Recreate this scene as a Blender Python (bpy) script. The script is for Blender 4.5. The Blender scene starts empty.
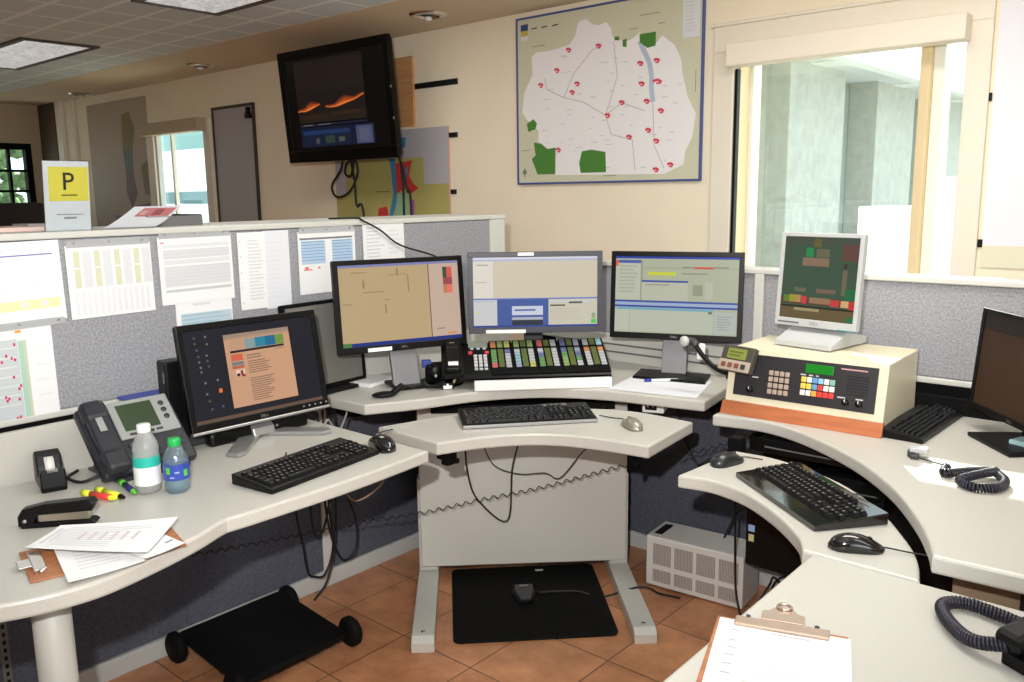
import bpy, bmesh, math, random
from mathutils import Vector, Matrix, Euler
random.seed(7)
R = math.radians
SC = bpy.context.scene
COL = SC.collection

# ------------------------------------------------------------------ materials
def lin(c):
    def f(v):
        v /= 255.0
        return v / 12.92 if v <= 0.04045 else ((v + 0.055) / 1.055) ** 2.4
    return (f(c[0]), f(c[1]), f(c[2]), 1.0)

MATS = {}
def mat(name, rgb, rough=0.5, metal=0.0, noise=None, spec=0.5, bump=None, coat=0.0):
    """plain or noise-mottled principled material; noise = (scale, amount)"""
    if name in MATS: return MATS[name]
    m = bpy.data.materials.new(name); m.use_nodes = True
    nt = m.node_tree; b = nt.nodes['Principled BSDF']
    b.inputs['Base Color'].default_value = lin(rgb)
    b.inputs['Roughness'].default_value = rough
    b.inputs['Metallic'].default_value = metal
    b.inputs['Specular IOR Level'].default_value = spec
    b.inputs['Coat Weight'].default_value = coat
    if noise or bump:
        tc = nt.nodes.new('ShaderNodeTexCoord')
        nz = nt.nodes.new('ShaderNodeTexNoise')
        nz.inputs['Scale'].default_value = (noise or bump)[0]
        nz.inputs['Detail'].default_value = 4
        nt.links.new(tc.outputs['Object'], nz.inputs['Vector'])
        if noise:
            rp = nt.nodes.new('ShaderNodeValToRGB')
            a = noise[1]
            rp.color_ramp.elements[0].position = 0.3; rp.color_ramp.elements[1].position = 0.7
            rp.color_ramp.elements[0].color = lin([max(0, v * (1 - a)) for v in rgb])
            rp.color_ramp.elements[1].color = lin([min(255, v * (1 + a)) for v in rgb])
            nt.links.new(nz.outputs['Fac'], rp.inputs['Fac'])
            nt.links.new(rp.outputs['Color'], b.inputs['Base Color'])
        if bump:
            bp = nt.nodes.new('ShaderNodeBump'); bp.inputs['Strength'].default_value = bump[1]
            bp.inputs['Distance'].default_value = 0.002
            nt.links.new(nz.outputs['Fac'], bp.inputs['Height'])
            nt.links.new(bp.outputs['Normal'], b.inputs['Normal'])
    MATS[name] = m
    return m

def emit(rgb, s=1.0, gloss=True):
    """lit screen pixel colour"""
    name = 'screen_%d_%d_%d_%d' % (rgb[0], rgb[1], rgb[2], int(s * 100))
    if name in MATS: return MATS[name]
    m = bpy.data.materials.new(name); m.use_nodes = True
    b = m.node_tree.nodes['Principled BSDF']
    b.inputs['Base Color'].default_value = (0.01, 0.01, 0.01, 1)
    b.inputs['Roughness'].default_value = 0.3; b.inputs['Specular IOR Level'].default_value = 0.15
    b.inputs['Emission Color'].default_value = lin(rgb)
    b.inputs['Emission Strength'].default_value = s
    MATS[name] = m
    return m

def ink(rgb):
    return mat('ink_%d_%d_%d' % tuple(rgb), rgb, 0.7, spec=0.3)

def nodes_of(name, rough=0.5):
    m = bpy.data.materials.new(name); m.use_nodes = True
    MATS[name] = m
    return m, m.node_tree, m.node_tree.nodes['Principled BSDF']

def mth(nt, op, a, b=None):
    n = nt.nodes.new('ShaderNodeMath'); n.operation = op
    for i, v in enumerate((a, b)):
        if v is None: continue
        if isinstance(v, (int, float)): n.inputs[i].default_value = v
        else: nt.links.new(v, n.inputs[i])
    return n.outputs[0]

def grid_material(name, x0, y0, sx, sy, gap, base_rgb, base2_rgb, gap_rgb, rough, nscale, bump=0.0, vary=0.1):
    m, nt, b = nodes_of(name)
    geo = nt.nodes.new('ShaderNodeNewGeometry')
    sep = nt.nodes.new('ShaderNodeSeparateXYZ'); nt.links.new(geo.outputs['Position'], sep.inputs[0])
    u = mth(nt, 'DIVIDE', mth(nt, 'SUBTRACT', sep.outputs[0], x0), sx)
    v = mth(nt, 'DIVIDE', mth(nt, 'SUBTRACT', sep.outputs[1], y0), sy)
    du = mth(nt, 'MULTIPLY', mth(nt, 'ABSOLUTE', mth(nt, 'SUBTRACT', mth(nt, 'FRACT', u), 0.5)), sx)
    dv = mth(nt, 'MULTIPLY', mth(nt, 'ABSOLUTE', mth(nt, 'SUBTRACT', mth(nt, 'FRACT', v), 0.5)), sy)
    gu = mth(nt, 'GREATER_THAN', du, sx / 2 - gap / 2)
    gv = mth(nt, 'GREATER_THAN', dv, sy / 2 - gap / 2)
    g = mth(nt, 'MAXIMUM', gu, gv)
    comb = nt.nodes.new('ShaderNodeCombineXYZ')
    nt.links.new(mth(nt, 'FLOOR', u), comb.inputs[0]); nt.links.new(mth(nt, 'FLOOR', v), comb.inputs[1])
    wn = nt.nodes.new('ShaderNodeTexWhiteNoise'); nt.links.new(comb.outputs[0], wn.inputs['Vector'])
    nz = nt.nodes.new('ShaderNodeTexNoise'); nz.inputs['Scale'].default_value = nscale; nz.inputs['Detail'].default_value = 6
    nz.inputs['Roughness'].default_value = 0.65
    nt.links.new(geo.outputs['Position'], nz.inputs['Vector'])
    f = mth(nt, 'ADD', mth(nt, 'MULTIPLY', mth(nt, 'SUBTRACT', nz.outputs['Fac'], 0.5), 2.2), 0.5)
    f = mth(nt, 'ADD', f, mth(nt, 'MULTIPLY', mth(nt, 'SUBTRACT', wn.outputs['Value'], 0.5), vary * 4))
    cl = nt.nodes.new('ShaderNodeClamp'); nt.links.new(f, cl.inputs[0])
    mx = nt.nodes.new('ShaderNodeMix'); mx.data_type = 'RGBA'
    nt.links.new(cl.outputs[0], mx.inputs[0]); mx.inputs[6].default_value = lin(base_rgb); mx.inputs[7].default_value = lin(base2_rgb)
    m2 = nt.nodes.new('ShaderNodeMix'); m2.data_type = 'RGBA'
    nt.links.new(g, m2.inputs[0]); nt.links.new(mx.outputs[2], m2.inputs[6]); m2.inputs[7].default_value = lin(gap_rgb)
    nt.links.new(m2.outputs[2], b.inputs['Base Color'])
    b.inputs['Roughness'].default_value = rough
    if bump:
        bp = nt.nodes.new('ShaderNodeBump'); bp.inputs['Strength'].default_value = 0.5; bp.inputs['Distance'].default_value = bump
        nt.links.new(mth(nt, 'SUBTRACT', 1.0, g), bp.inputs['Height']); nt.links.new(bp.outputs['Normal'], b.inputs['Normal'])
    return m

def glass_pane(name, tint=(235, 245, 242), gl=0.08):
    m = bpy.data.materials.new(name); m.use_nodes = True; nt = m.node_tree; nt.nodes.clear()
    o = nt.nodes.new('ShaderNodeOutputMaterial'); mix = nt.nodes.new('ShaderNodeMixShader')
    t = nt.nodes.new('ShaderNodeBsdfTransparent'); t.inputs[0].default_value = lin(tint)
    g = nt.nodes.new('ShaderNodeBsdfGlossy'); g.inputs['Roughness'].default_value = 0.02
    mix.inputs[0].default_value = gl
    nt.links.new(t.outputs[0], mix.inputs[1]); nt.links.new(g.outputs[0], mix.inputs[2]); nt.links.new(mix.outputs[0], o.inputs[0])
    MATS[name] = m
    return m

def clear_plastic(name, tint, gl=0.1, op=0.12, col=(235, 240, 242)):
    m = bpy.data.materials.new(name); m.use_nodes = True; nt = m.node_tree; nt.nodes.clear()
    o = nt.nodes.new('ShaderNodeOutputMaterial'); mix = nt.nodes.new('ShaderNodeMixShader'); mix2 = nt.nodes.new('ShaderNodeMixShader')
    t = nt.nodes.new('ShaderNodeBsdfTransparent'); t.inputs[0].default_value = lin(tint)
    g = nt.nodes.new('ShaderNodeBsdfGlossy'); g.inputs['Roughness'].default_value = 0.05
    d = nt.nodes.new('ShaderNodeBsdfDiffuse'); d.inputs[0].default_value = lin(col)
    mix.inputs[0].default_value = gl; mix2.inputs[0].default_value = op
    nt.links.new(t.outputs[0], mix.inputs[1]); nt.links.new(g.outputs[0], mix.inputs[2])
    nt.links.new(mix.outputs[0], mix2.inputs[1]); nt.links.new(d.outputs[0], mix2.inputs[2]); nt.links.new(mix2.outputs[0], o.inputs[0])
    MATS[name] = m
    return m

def wood_material(name, a, b2, scale=6.0, rough=0.45):
    m, nt, b = nodes_of(name)
    tc = nt.nodes.new('ShaderNodeTexCoord'); mp = nt.nodes.new('ShaderNodeMapping'); mp.inputs['Scale'].default_value = (1.2, 9, 9)
    nz = nt.nodes.new('ShaderNodeTexNoise'); nz.inputs['Scale'].default_value = scale; nz.inputs['Detail'].default_value = 5
    rp = nt.nodes.new('ShaderNodeValToRGB'); rp.color_ramp.elements[0].color = lin(a); rp.color_ramp.elements[1].color = lin(b2)
    rp.color_ramp.elements[0].position = .3; rp.color_ramp.elements[1].position = .7
    nt.links.new(tc.outputs['Object'], mp.inputs[0]); nt.links.new(mp.outputs[0], nz.inputs['Vector'])
    nt.links.new(nz.outputs['Fac'], rp.inputs[0]); nt.links.new(rp.outputs[0], b.inputs['Base Color']); b.inputs['Roughness'].default_value = rough
    return m

LAM = mat('desk_laminate', (190, 187, 179), 0.36, noise=(260, 0.015))
LAMEDGE = mat('desk_edge_band', (186, 183, 175), 0.45)
METALW = mat('putty_powder_coat', (190, 189, 182), 0.42)
FAB = mat('grey_blue_fabric', (152, 152, 157), 0.95, noise=(160, 0.12), spec=0.1, bump=(300, 0.5))
FABD = mat('slate_blue_fabric', (84, 87, 98), 0.95, noise=(160, 0.12), spec=0.1, bump=(300, 0.5))
RAIL = mat('off_white_rail', (206, 205, 198), 0.45)
KICK = mat('kick_rail_grey', (188, 190, 188), 0.45)
WALL = mat('cream_wall_paint', (248, 236, 212), 0.85, noise=(3, 0.012), spec=0.2)
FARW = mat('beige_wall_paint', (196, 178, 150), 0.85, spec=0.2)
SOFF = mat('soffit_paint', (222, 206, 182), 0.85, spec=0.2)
TRIM = mat('cream_trim_paint', (238, 230, 214), 0.5)
BLK = mat('black_plastic', (12, 12, 13), 0.38, spec=0.22)
BLKM = mat('black_matte_plastic', (10, 10, 11), 0.75, spec=0.15)
BLKG = mat('black_gloss_plastic', (12, 12, 14), 0.12, coat=0.5)
DGREY = mat('dark_grey_plastic', (52, 53, 56), 0.45)
MGREY = mat('mid_grey_plastic', (104, 104, 104), 0.5)
SILV = mat('silver_plastic', (168, 168, 168), 0.3, metal=0.6)
SILVP = mat('silver_painted_plastic', (186, 188, 188), 0.4)
CHROME = mat('chrome', (215, 210, 205), 0.15, metal=1.0)
KEYB = mat('black_key', (17, 17, 19), 0.5, spec=0.25)
KEYL = mat('key_legend', (118, 118, 118), 0.7)
PAPER = mat('white_paper', (236, 236, 236), 0.75, spec=0.2)
PAPER2 = mat('cool_white_paper', (226, 228, 234), 0.75, spec=0.2)
CARD = wood_material('hardboard', (150, 92, 56), (178, 116, 74), 8, 0.5)
CREAM = mat('cream_enamel', (226, 218, 190), 0.35)
ORANGEW = wood_material('orange_wood', (166, 94, 58), (186, 110, 70), 9, 0.4)
PLY = wood_material('plywood', (206, 150, 98), (222, 168, 116), 5, 0.6)
WHITEM = mat('white_metal', (206, 204, 200), 0.45)
WHITE = mat('white_plastic', (238, 238, 236), 0.4)
RUBBER = mat('black_rubber', (20, 20, 20), 0.85)
CABLE = mat('black_cable', (16, 16, 18), 0.55)

# ------------------------------------------------------------------ mesh builder
class MB:
    def __init__(s): s.v = []; s.f = []; s.fm = []; s.sm = []; s.mats = []
    def mi(s, m):
        if m not in s.mats: s.mats.append(m)
        return s.mats.index(m)
    def add(s, vs, fs, m, smooth=False, M=None):
        o = len(s.v); k = s.mi(m)
        s.v += [tuple(M @ Vector(p)) for p in vs] if M else [tuple(p) for p in vs]
        for f in fs: s.f.append([i + o for i in f]); s.fm.append(k); s.sm.append(smooth)
        return s
    def box(s, x0, y0, z0, x1, y1, z1, m, bev=0.0, M=None, seg=2):
        bm = bmesh.new()
        bmesh.ops.create_cube(bm, size=1.0)
        for v in bm.verts:
            v.co = Vector(((x0 + x1) / 2 + v.co.x * (x1 - x0), (y0 + y1) / 2 + v.co.y * (y1 - y0), (z0 + z1) / 2 + v.co.z * (z1 - z0)))
        if bev > 0:
            bev = min(bev, 0.45 * min(abs(x1 - x0), abs(y1 - y0), abs(z1 - z0)))
            bmesh.ops.bevel(bm, geom=list(bm.edges), offset=bev, segments=seg, affect='EDGES', profile=0.5)
        s.bm(bm, m, M); return s
    def bm(s, bm, m, M=None, smooth=False):
        bm.verts.index_update()
        s.add([v.co.copy() for v in bm.verts], [[v.index for v in f.verts] for f in bm.faces], m, smooth, M); bm.free()
    def prism(s, poly, z0, z1, m, bev=0.0, M=None, axis='z', seg=2):
        """poly in the plane across axis: z -> (x,y); x -> (y,z); y -> (x,z)"""
        def P(a, h):
            return (a[0], a[1], h) if axis == 'z' else ((h, a[0], a[1]) if axis == 'x' else (a[0], h, a[1]))
        bm = bmesh.new()
        lo = [bm.verts.new(P(a, z0)) for a in poly]; hi = [bm.verts.new(P(a, z1)) for a in poly]
        n = len(poly)
        fl = bm.faces.new(lo[::-1]); fh = bm.faces.new(hi)
        for i in range(n): bm.faces.new((lo[i], lo[(i + 1) % n], hi[(i + 1) % n], hi[i]))
        bmesh.ops.recalc_face_normals(bm, faces=list(bm.faces))
        if bev > 0:
            es = [e for e in bm.edges if fl in e.link_faces or fh in e.link_faces]
            bmesh.ops.bevel(bm, geom=es, offset=bev, segments=seg, affect='EDGES', profile=0.5)
        bmesh.ops.triangulate(bm, faces=[f for f in bm.faces if len(f.verts) > 4])
        s.bm(bm, m, M); return s
    def cyl(s, c, r, h, m, n=24, r2=None, axis='z', M=None, bev=0.0):
        r2 = r if r2 is None else r2
        prof = [(0, 0), (r, 0), (r2, h), (0, h)]
        if bev: prof = [(0, 0), (r - bev, 0), (r, bev), (r2, h - bev), (r2 - bev, h), (0, h)]
        return s.lathe(prof, m, n, c, axis, M)
    def lathe(s, prof, m, n=24, c=(0, 0, 0), axis='z', M=None, smooth=True):
        vs = []; fs = []; rings = []
        for (r, z) in prof:
            if r < 1e-6: rings.append([len(vs)]); vs.append((0, 0, z))
            else:
                rings.append(list(range(len(vs), len(vs) + n)))
                vs += [(r * math.cos(2 * math.pi * k / n), r * math.sin(2 * math.pi * k / n), z) for k in range(n)]
        for a, b in zip(rings, rings[1:]):
            for k in range(n):
                k2 = (k + 1) % n
                if len(a) == 1 and len(b) == 1: continue
                if len(a) == 1: fs.append([a[0], b[k2], b[k]])
                elif len(b) == 1: fs.append([a[k], a[k2], b[0]])
                else: fs.append([a[k], a[k2], b[k2], b[k]])
        T = {'z': lambda p: p, 'x': lambda p: (p[2], p[0], p[1]), 'y': lambda p: (p[1], p[2], p[0])}[axis]
        vs = [tuple(Vector(T(p)) + Vector(c)) for p in vs]
        return s.add(vs, fs, m, smooth, M)
    def tube(s, pts, r, m, n=8, M=None, spline=True, res=6):
        pts = [Vector(p) for p in pts]
        if spline and len(pts) > 2: pts = catmull(pts, res)
        vs = []; fs = []; up = None
        for i, p in enumerate(pts):
            t = (pts[min(i + 1, len(pts) - 1)] - pts[max(i - 1, 0)])
            if t.length < 1e-9: t = Vector((0, 0, 1))
            t.normalize()
            if up is None:
                up = Vector((0, 0, 1)) if abs(t.z) < 0.9 else Vector((1, 0, 0))
            a = (up - t * up.dot(t))
            if a.length < 1e-6: a = Vector((1, 0, 0)) - t * t.x
            a.normalize(); up = a; b = t.cross(a)
            vs += [p + (a * math.cos(2 * math.pi * k / n) + b * math.sin(2 * math.pi * k / n)) * r for k in range(n)]
        for i in range(len(pts) - 1):
            for k in range(n):
                k2 = (k + 1) % n
                fs.append([i * n + k, i * n + k2, (i + 1) * n + k2, (i + 1) * n + k])
        fs.append(list(range(n))[::-1]); fs.append([(len(pts) - 1) * n + k for k in range(n)])
        return s.add(vs, fs, m, True, M)
    def coil(s, pts, R0, r, pitch, m, n=6, per=9, M=None):
        """a helix of wire radius r wound with radius R0 around the path"""
        path = catmull([Vector(p) for p in pts], 24)
        L = [0.0]
        for a, b in zip(path, path[1:]): L.append(L[-1] + (b - a).length)
        turns = L[-1] / pitch; N = int(turns * per); out = []; j = 0; up = None
        for i in range(N + 1):
            d = L[-1] * i / N
            while j < len(L) - 2 and L[j + 1] < d: j += 1
            f = (d - L[j]) / max(1e-9, L[j + 1] - L[j]); p = path[j].lerp(path[j + 1], f)
            t = (path[j + 1] - path[j]).normalized()
            if up is None: up = Vector((0, 0, 1)) if abs(t.z) < 0.9 else Vector((1, 0, 0))
            a = (up - t * up.dot(t)).normalized(); up = a; b = t.cross(a)
            ang = 2 * math.pi * turns * i / N
            out.append(p + (a * math.cos(ang) + b * math.sin(ang)) * R0)
        return s.tube(out, r, m, n, M, spline=False)
    def ball(s, c, rx, ry, rz, m, n=20, k=12, zmin=-1.0, M=None):
        prof = []
        for i in range(k + 1):
            a = -math.pi / 2 + math.pi * i / k
            prof.append((math.cos(a), max(zmin, math.sin(a))))
        t = MB(); t.lathe(prof, m, n)
        return s.add([(c[0] + p[0] * rx, c[1] + p[1] * ry, c[2] + p[2] * rz) for p in t.v], t.f, m, True, M)
    def rects(s, x0, z1, w, h, lst, y=0.0, eps=0.0003, M=None):
        """flat coloured patches on a face that looks along -y; (u0,v0,u1,v1,material), v down from the top"""
        for i, (u0, v0, u1, v1, m) in enumerate(lst):
            yy = y - eps * (1 + i * 0.04)
            a, b, c, d = x0 + u0 * w, x0 + u1 * w, z1 - v0 * h, z1 - v1 * h
            s.add([(a, yy, d), (b, yy, d), (b, yy, c), (a, yy, c)], [[0, 1, 2, 3]], m, False, M)
        return s
    def poly(s, pts, m, y=0.0, M=None):
        bm = bmesh.new()
        f = bm.faces.new([bm.verts.new((p[0], y, p[1])) for p in pts]); f.normal_update()
        if f.normal.y > 0: f.normal_flip()
        bmesh.ops.triangulate(bm, faces=[f]); s.bm(bm, m, M); return s
    def text(s, txt, size, m, x=0, z=0, y=0.0, M=None, align='CENTER', bold=0.0):
        cu = bpy.data.curves.new('lettering', 'FONT'); cu.body = txt; cu.size = size; cu.align_x = align; cu.align_y = 'CENTER'
        cu.offset = bold; cu.resolution_u = 3
        o = bpy.data.objects.new('lettering', cu); COL.objects.link(o)
        dg = bpy.context.evaluated_depsgraph_get(); me = bpy.data.meshes.new_from_object(o.evaluated_get(dg))
        vs = [(x + v.co.x, y, z + v.co.y) for v in me.vertices]; fs = [list(p.vertices) for p in me.polygons]
        bpy.data.objects.remove(o); bpy.data.curves.remove(cu); bpy.data.meshes.remove(me)
        return s.add(vs, fs, m, False, M)
    def build(s, name, parent=None, loc=None, rot=None, smooth_angle=None):
        me = bpy.data.meshes.new(name); me.from_pydata(s.v, [], s.f)
        for m in s.mats: me.materials.append(m)
        me.polygons.foreach_set('material_index', s.fm); me.polygons.foreach_set('use_smooth', s.sm); me.update()
        o = bpy.data.objects.new(name, me); COL.objects.link(o)
        if parent: o.parent = parent
        if loc: o.location = loc
        if rot: o.rotation_euler = rot
        return o

def catmull(p, res):
    out = []; q = [p[0] * 2 - p[1]] + list(p) + [p[-1] * 2 - p[-2]]
    for i in range(1, len(q) - 2):
        for k in range(res):
            t = k / res; a, b, c, d = q[i - 1], q[i], q[i + 1], q[i + 2]
            out.append(0.5 * ((2 * b) + (c - a) * t + (2 * a - 5 * b + 4 * c - d) * t * t + (3 * b - a - 3 * c + d) * t ** 3))
    out.append(p[-1]); return out

def thing(name, label, cat, loc=(0, 0, 0), rz=0.0, group=None):
    o = bpy.data.objects.new(name, None); o.empty_display_size = 0.05; COL.objects.link(o)
    o.location = loc; o.rotation_euler = (0, 0, R(rz)); o['label'] = label; o['category'] = cat
    if group: o['group'] = group
    return o
def tag(o, label, cat, group=None):
    o['label'] = label; o['category'] = cat
    if group: o['group'] = group
    return o
def struct(o): o['kind'] = 'structure'; return o
def copy_tree(o, parent=None):
    c = o.copy(); COL.objects.link(c)
    if parent: c.parent = parent
    for ch in list(o.children): copy_tree(ch, c)
    return c
def rotm(ax, deg, origin=(0, 0, 0)):
    return Matrix.Translation(origin) @ Matrix.Rotation(R(deg), 4, ax) @ Matrix.Translation(-Vector(origin))

# ------------------------------------------------------------------ camera (eye 1.42 m, looking 41 degrees left of +y)
H = 1.42; YAW, PIT, ROL = R(41), R(9.8), R(-0.73)
def rz3(v): return Vector((math.cos(YAW) * v[0] - math.sin(YAW) * v[1], math.sin(YAW) * v[0] + math.cos(YAW) * v[1], v[2]))
fw = rz3((0, math.cos(PIT), -math.sin(PIT))); ri = rz3((1, 0, 0)); up = rz3((0, math.sin(PIT), math.cos(PIT)))
cr, sr = math.cos(ROL), math.sin(ROL)
rr = ri * cr + up * sr; uu = up * cr - ri * sr
cd = bpy.data.cameras.new('camera'); cam = bpy.data.objects.new('camera', cd); COL.objects.link(cam)
cd.sensor_fit = 'HORIZONTAL'; cd.sensor_width = 36; cd.lens = 36 * 850 / 1024; cd.clip_start = 0.02
cam.matrix_world = Matrix(((rr.x, uu.x, -fw.x, 0), (rr.y, uu.y, -fw.y, 0), (rr.z, uu.z, -fw.z, H), (0, 0, 0, 1)))
SC.camera = cam

# ------------------------------------------------------------------ room shell
YW = 3.6; ZC = 2.36; XL = -9.4; XR = 1.6; YF = -2.6
FLOOR = grid_material('terracotta_tile', -1.969, 1.707, 0.3, 0.3, 0.005, (150, 98, 66), (204, 146, 104), (104, 74, 54), 0.42, 8, 0.002, 0.12)
CEIL = grid_material('ceiling_tile', -5.55, 2.05, 0.3425, 0.229, 0.03, (212, 224, 230), (220, 231, 237), (244, 252, 254), 0.9, 30, 0.0, 0.03)
struct(MB().box(XL - .1, YF - .1, -.1, XR + .1, YW + .25, 0, FLOOR).build('floor'))
struct(MB().box(XL - .1, YF - .1, ZC, XR + .1, 2.95, ZC + .1, CEIL).build('ceiling'))
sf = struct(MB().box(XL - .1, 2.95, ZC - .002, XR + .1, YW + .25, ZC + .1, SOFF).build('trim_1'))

def wall_with_holes(name, a0, a1, z0, z1, holes, plane, t, axis, m):
    """wall along axis ('x': runs in x at y=plane..plane+t) with rectangular openings (a0,a1,z0,z1)"""
    mb = MB(); xs = sorted(holes); cur = a0
    def bx(p0, p1, q0, q1):
        if p1 - p0 < 1e-6 or q1 - q0 < 1e-6: return
        if axis == 'x': mb.box(p0, plane, q0, p1, plane + t, q1, m)
        else: mb.box(plane, p0, q0, plane + t, p1, q1, m)
    for (h0, h1, hz0, hz1) in xs:
        bx(cur, h0, z0, z1); bx(h0, h1, z0, hz0); bx(h0, h1, hz1, z1); cur = h1
    bx(cur, a1, z0, z1)
    return struct(mb.build(name))
W1 = (-1.80, -0.87, 0.95, 2.12); W2 = (-7.55, -6.29, 0.95, 2.0)
wall_with_holes('wall_back', XL, XR, 0, ZC, [W1, W2], YW, .25, 'x', WALL)
wall_with_holes('wall_left', YF, YW, 0, ZC, [(1.9, 3.42, 1.28, 1.94)], XL - .1, .1, 'y', FARW)
wall_with_holes('wall_right', YF, YW, 0, ZC, [(-1.1, 0.5, 1.2, 2.1)], XR, .1, 'y', WALL)  # unseen opening added to let sky light in from the right
wall_with_holes('wall_front', XL, XR, 0, ZC, [], YF - .1, .1, 'x', WALL)
# far wall: door casing and dark return near the back corner
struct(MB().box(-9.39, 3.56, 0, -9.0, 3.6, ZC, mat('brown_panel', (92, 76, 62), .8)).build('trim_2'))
mb = MB(); mb.box(-8.98, 3.56, 0, -8.86, 3.6, ZC, TRIM, .004); mb.box(-8.66, 3.57, 0, -8.60, 3.6, ZC, TRIM, .004)
struct(mb.build('trim_3'))
# baseboard
struct(MB().box(XL, 3.585, 0, XR, 3.6, .09, TRIM, .003).build('baseboard_back'))

# window 1 (sunny, behind the radio console)
GLASS = glass_pane('window_glass', (236, 242, 238), 0.07)
w = thing('window_1', 'large cream framed window behind the radio console', 'window', ((W1[0] + W1[1]) / 2, YW, W1[2])); w['kind'] = 'structure'
WD = W1[1] - W1[0]; WH = W1[3] - W1[2]
mb = MB()
for x0, x1 in ((-WD / 2 - .10, -WD / 2), (WD / 2, WD / 2 + .085)): mb.box(x0, -.022, -.1, x1, 0, 1.075, TRIM, .004)
mb.box(-WD / 2 - .10, -.022, 1.075, WD / 2 + .085, 0, 1.185, TRIM, .004); mb.box(-WD / 2 - .115, -.030, 1.185, WD / 2 + .10, 0, 1.20, TRIM, .004)
mb.build('casing', w)
mb = MB(); TANM = mat('tan_mullion', (228, 206, 164), .5); ALU = mat('white_sash', (236, 236, 230), .4)
mb.box(-WD / 2, .02, 0, -WD / 2 + .012, .12, WH, TANM, .002); mb.box(-WD / 2, .12, 0, -WD / 2 + .03, .20, WH, ALU, .003); mb.box(WD / 2 - .03, .12, 0, WD / 2, .20, WH, ALU, .003)
mb.box(-WD / 2 + .03, .12, 0, WD / 2 - .03, .20, .03, ALU, .003); mb.box(-WD / 2 + .03, .12, WH - .03, WD / 2 - .03, .20, WH, ALU, .003)
mb.build('sash_frame', w)
mb = MB(); mb.box(.285, .06, .03, .322, .20, WH - .03, TANM, .004); mb.box(.322, .10, .03, .365, .20, WH - .03, ALU, .004); mb.build('mullion', w)
MB().box(-WD / 2 + .03, .158, .03, .285, .162, WH - .03, GLASS).build('pane', w)
MB().box(.365, .158, .03, WD / 2 - .03, .162, WH - .03, GLASS).build('pane', w)
MB().box(-WD / 2 - .03, -.05, -.03, WD / 2 + .03, .02, 0, TRIM, .004).build('sill', w)
MB().box(-WD / 2 + .002, -.012, .0, -WD / 2 + .016, .018, 1.0, BLK, .002).build('weather_strip', w)
sh = thing('roller_shade', 'cream roller shade box over the sunny window', 'window shade', ((W1[0] + W1[1]) / 2 - .005, YW - .024, 1.945))
mb = MB(); mb.box(-.455, -.09, .006, .485, 0, .10, mat('cream_shade_box', (240, 230, 214), .6), .006); mb.build('valance', sh)
MB().tube([(-.44, -.045, .045), (.46, -.045, .045)], .03, mat('shade_cloth', (226, 216, 198), .9), 12, spline=False).build('rolled_cloth', sh)

# window 2 (far left)
w = thing('window_2', 'narrow window far along the back wall', 'window', ((W2[0] + W2[1]) / 2, YW, W2[2])); w['kind'] = 'structure'
WD = W2[1] - W2[0]; WH = W2[3] - W2[2]
mb = MB(); mb.box(-WD / 2 + .33, -.02, -.1, -WD / 2 + .45, 0, WH + .03, TRIM, .004); mb.box(WD / 2, -.02, -.1, WD / 2 + .1, 0, WH + .03, TRIM, .004); mb.build('casing', w)
mb = MB(); mb.box(-WD / 2, .002, 0, -WD / 2 + .47, .05, WH, mat('white_blind', (214, 220, 224), .6), .003); mb.box(WD / 2 - .04, .03, 0, WD / 2, .1, WH, TRIM, .003); mb.box(.02, .03, 0, .045, .06, WH, mat('white_sash', (236, 236, 230), .4), .003); mb.build('sash_frame', w)
MB().box(-WD / 2 + .47, .058, 0, WD / 2 - .04, .062, WH, GLASS).build('pane', w)
sh = thing('roller_shade', 'brownish roller shade box over the narrow far window', 'window shade', (-6.725, YW - .022, 1.935))
MB().box(-.43, -.08, 0, .495, 0, .10, mat('tan_shade_box', (190, 172, 142), .6), .006).build('valance', sh)
MB().tube([(-.47, -.04, .045), (.46, -.04, .045)], .03, mat('shade_cloth', (226, 216, 198), .9), 12, spline=False).build('rolled_cloth', sh)

# window 3 (left wall, black frame)
w = thing('window_3', 'black framed window in the far left wall', 'window', (XL, 2.66, 1.28)); w['kind'] = 'structure'
mb = MB(); mb.box(-.07, .74, -.04, .02, .80, .70, BLKM, .004); mb.box(-.07, -.80, -.04, .02, -.74, .70, BLKM, .004)
mb.box(-.07, -.74, .64, .02, .74, .70, BLKM, .004); mb.box(-.07, -.74, -.04, .02, .74, .02, BLKM, .004)
for z in (.22, .42): mb.box(-.06, -.74, z, 0, .74, z + .025, BLKM, .003)
mb.box(-.06, .58, .02, 0, .605, .64, BLKM, .003); mb.build('sash_frame', w)
MB().box(-.04, -.74, .02, -.036, .74, .64, GLASS).build('pane', w)

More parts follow.
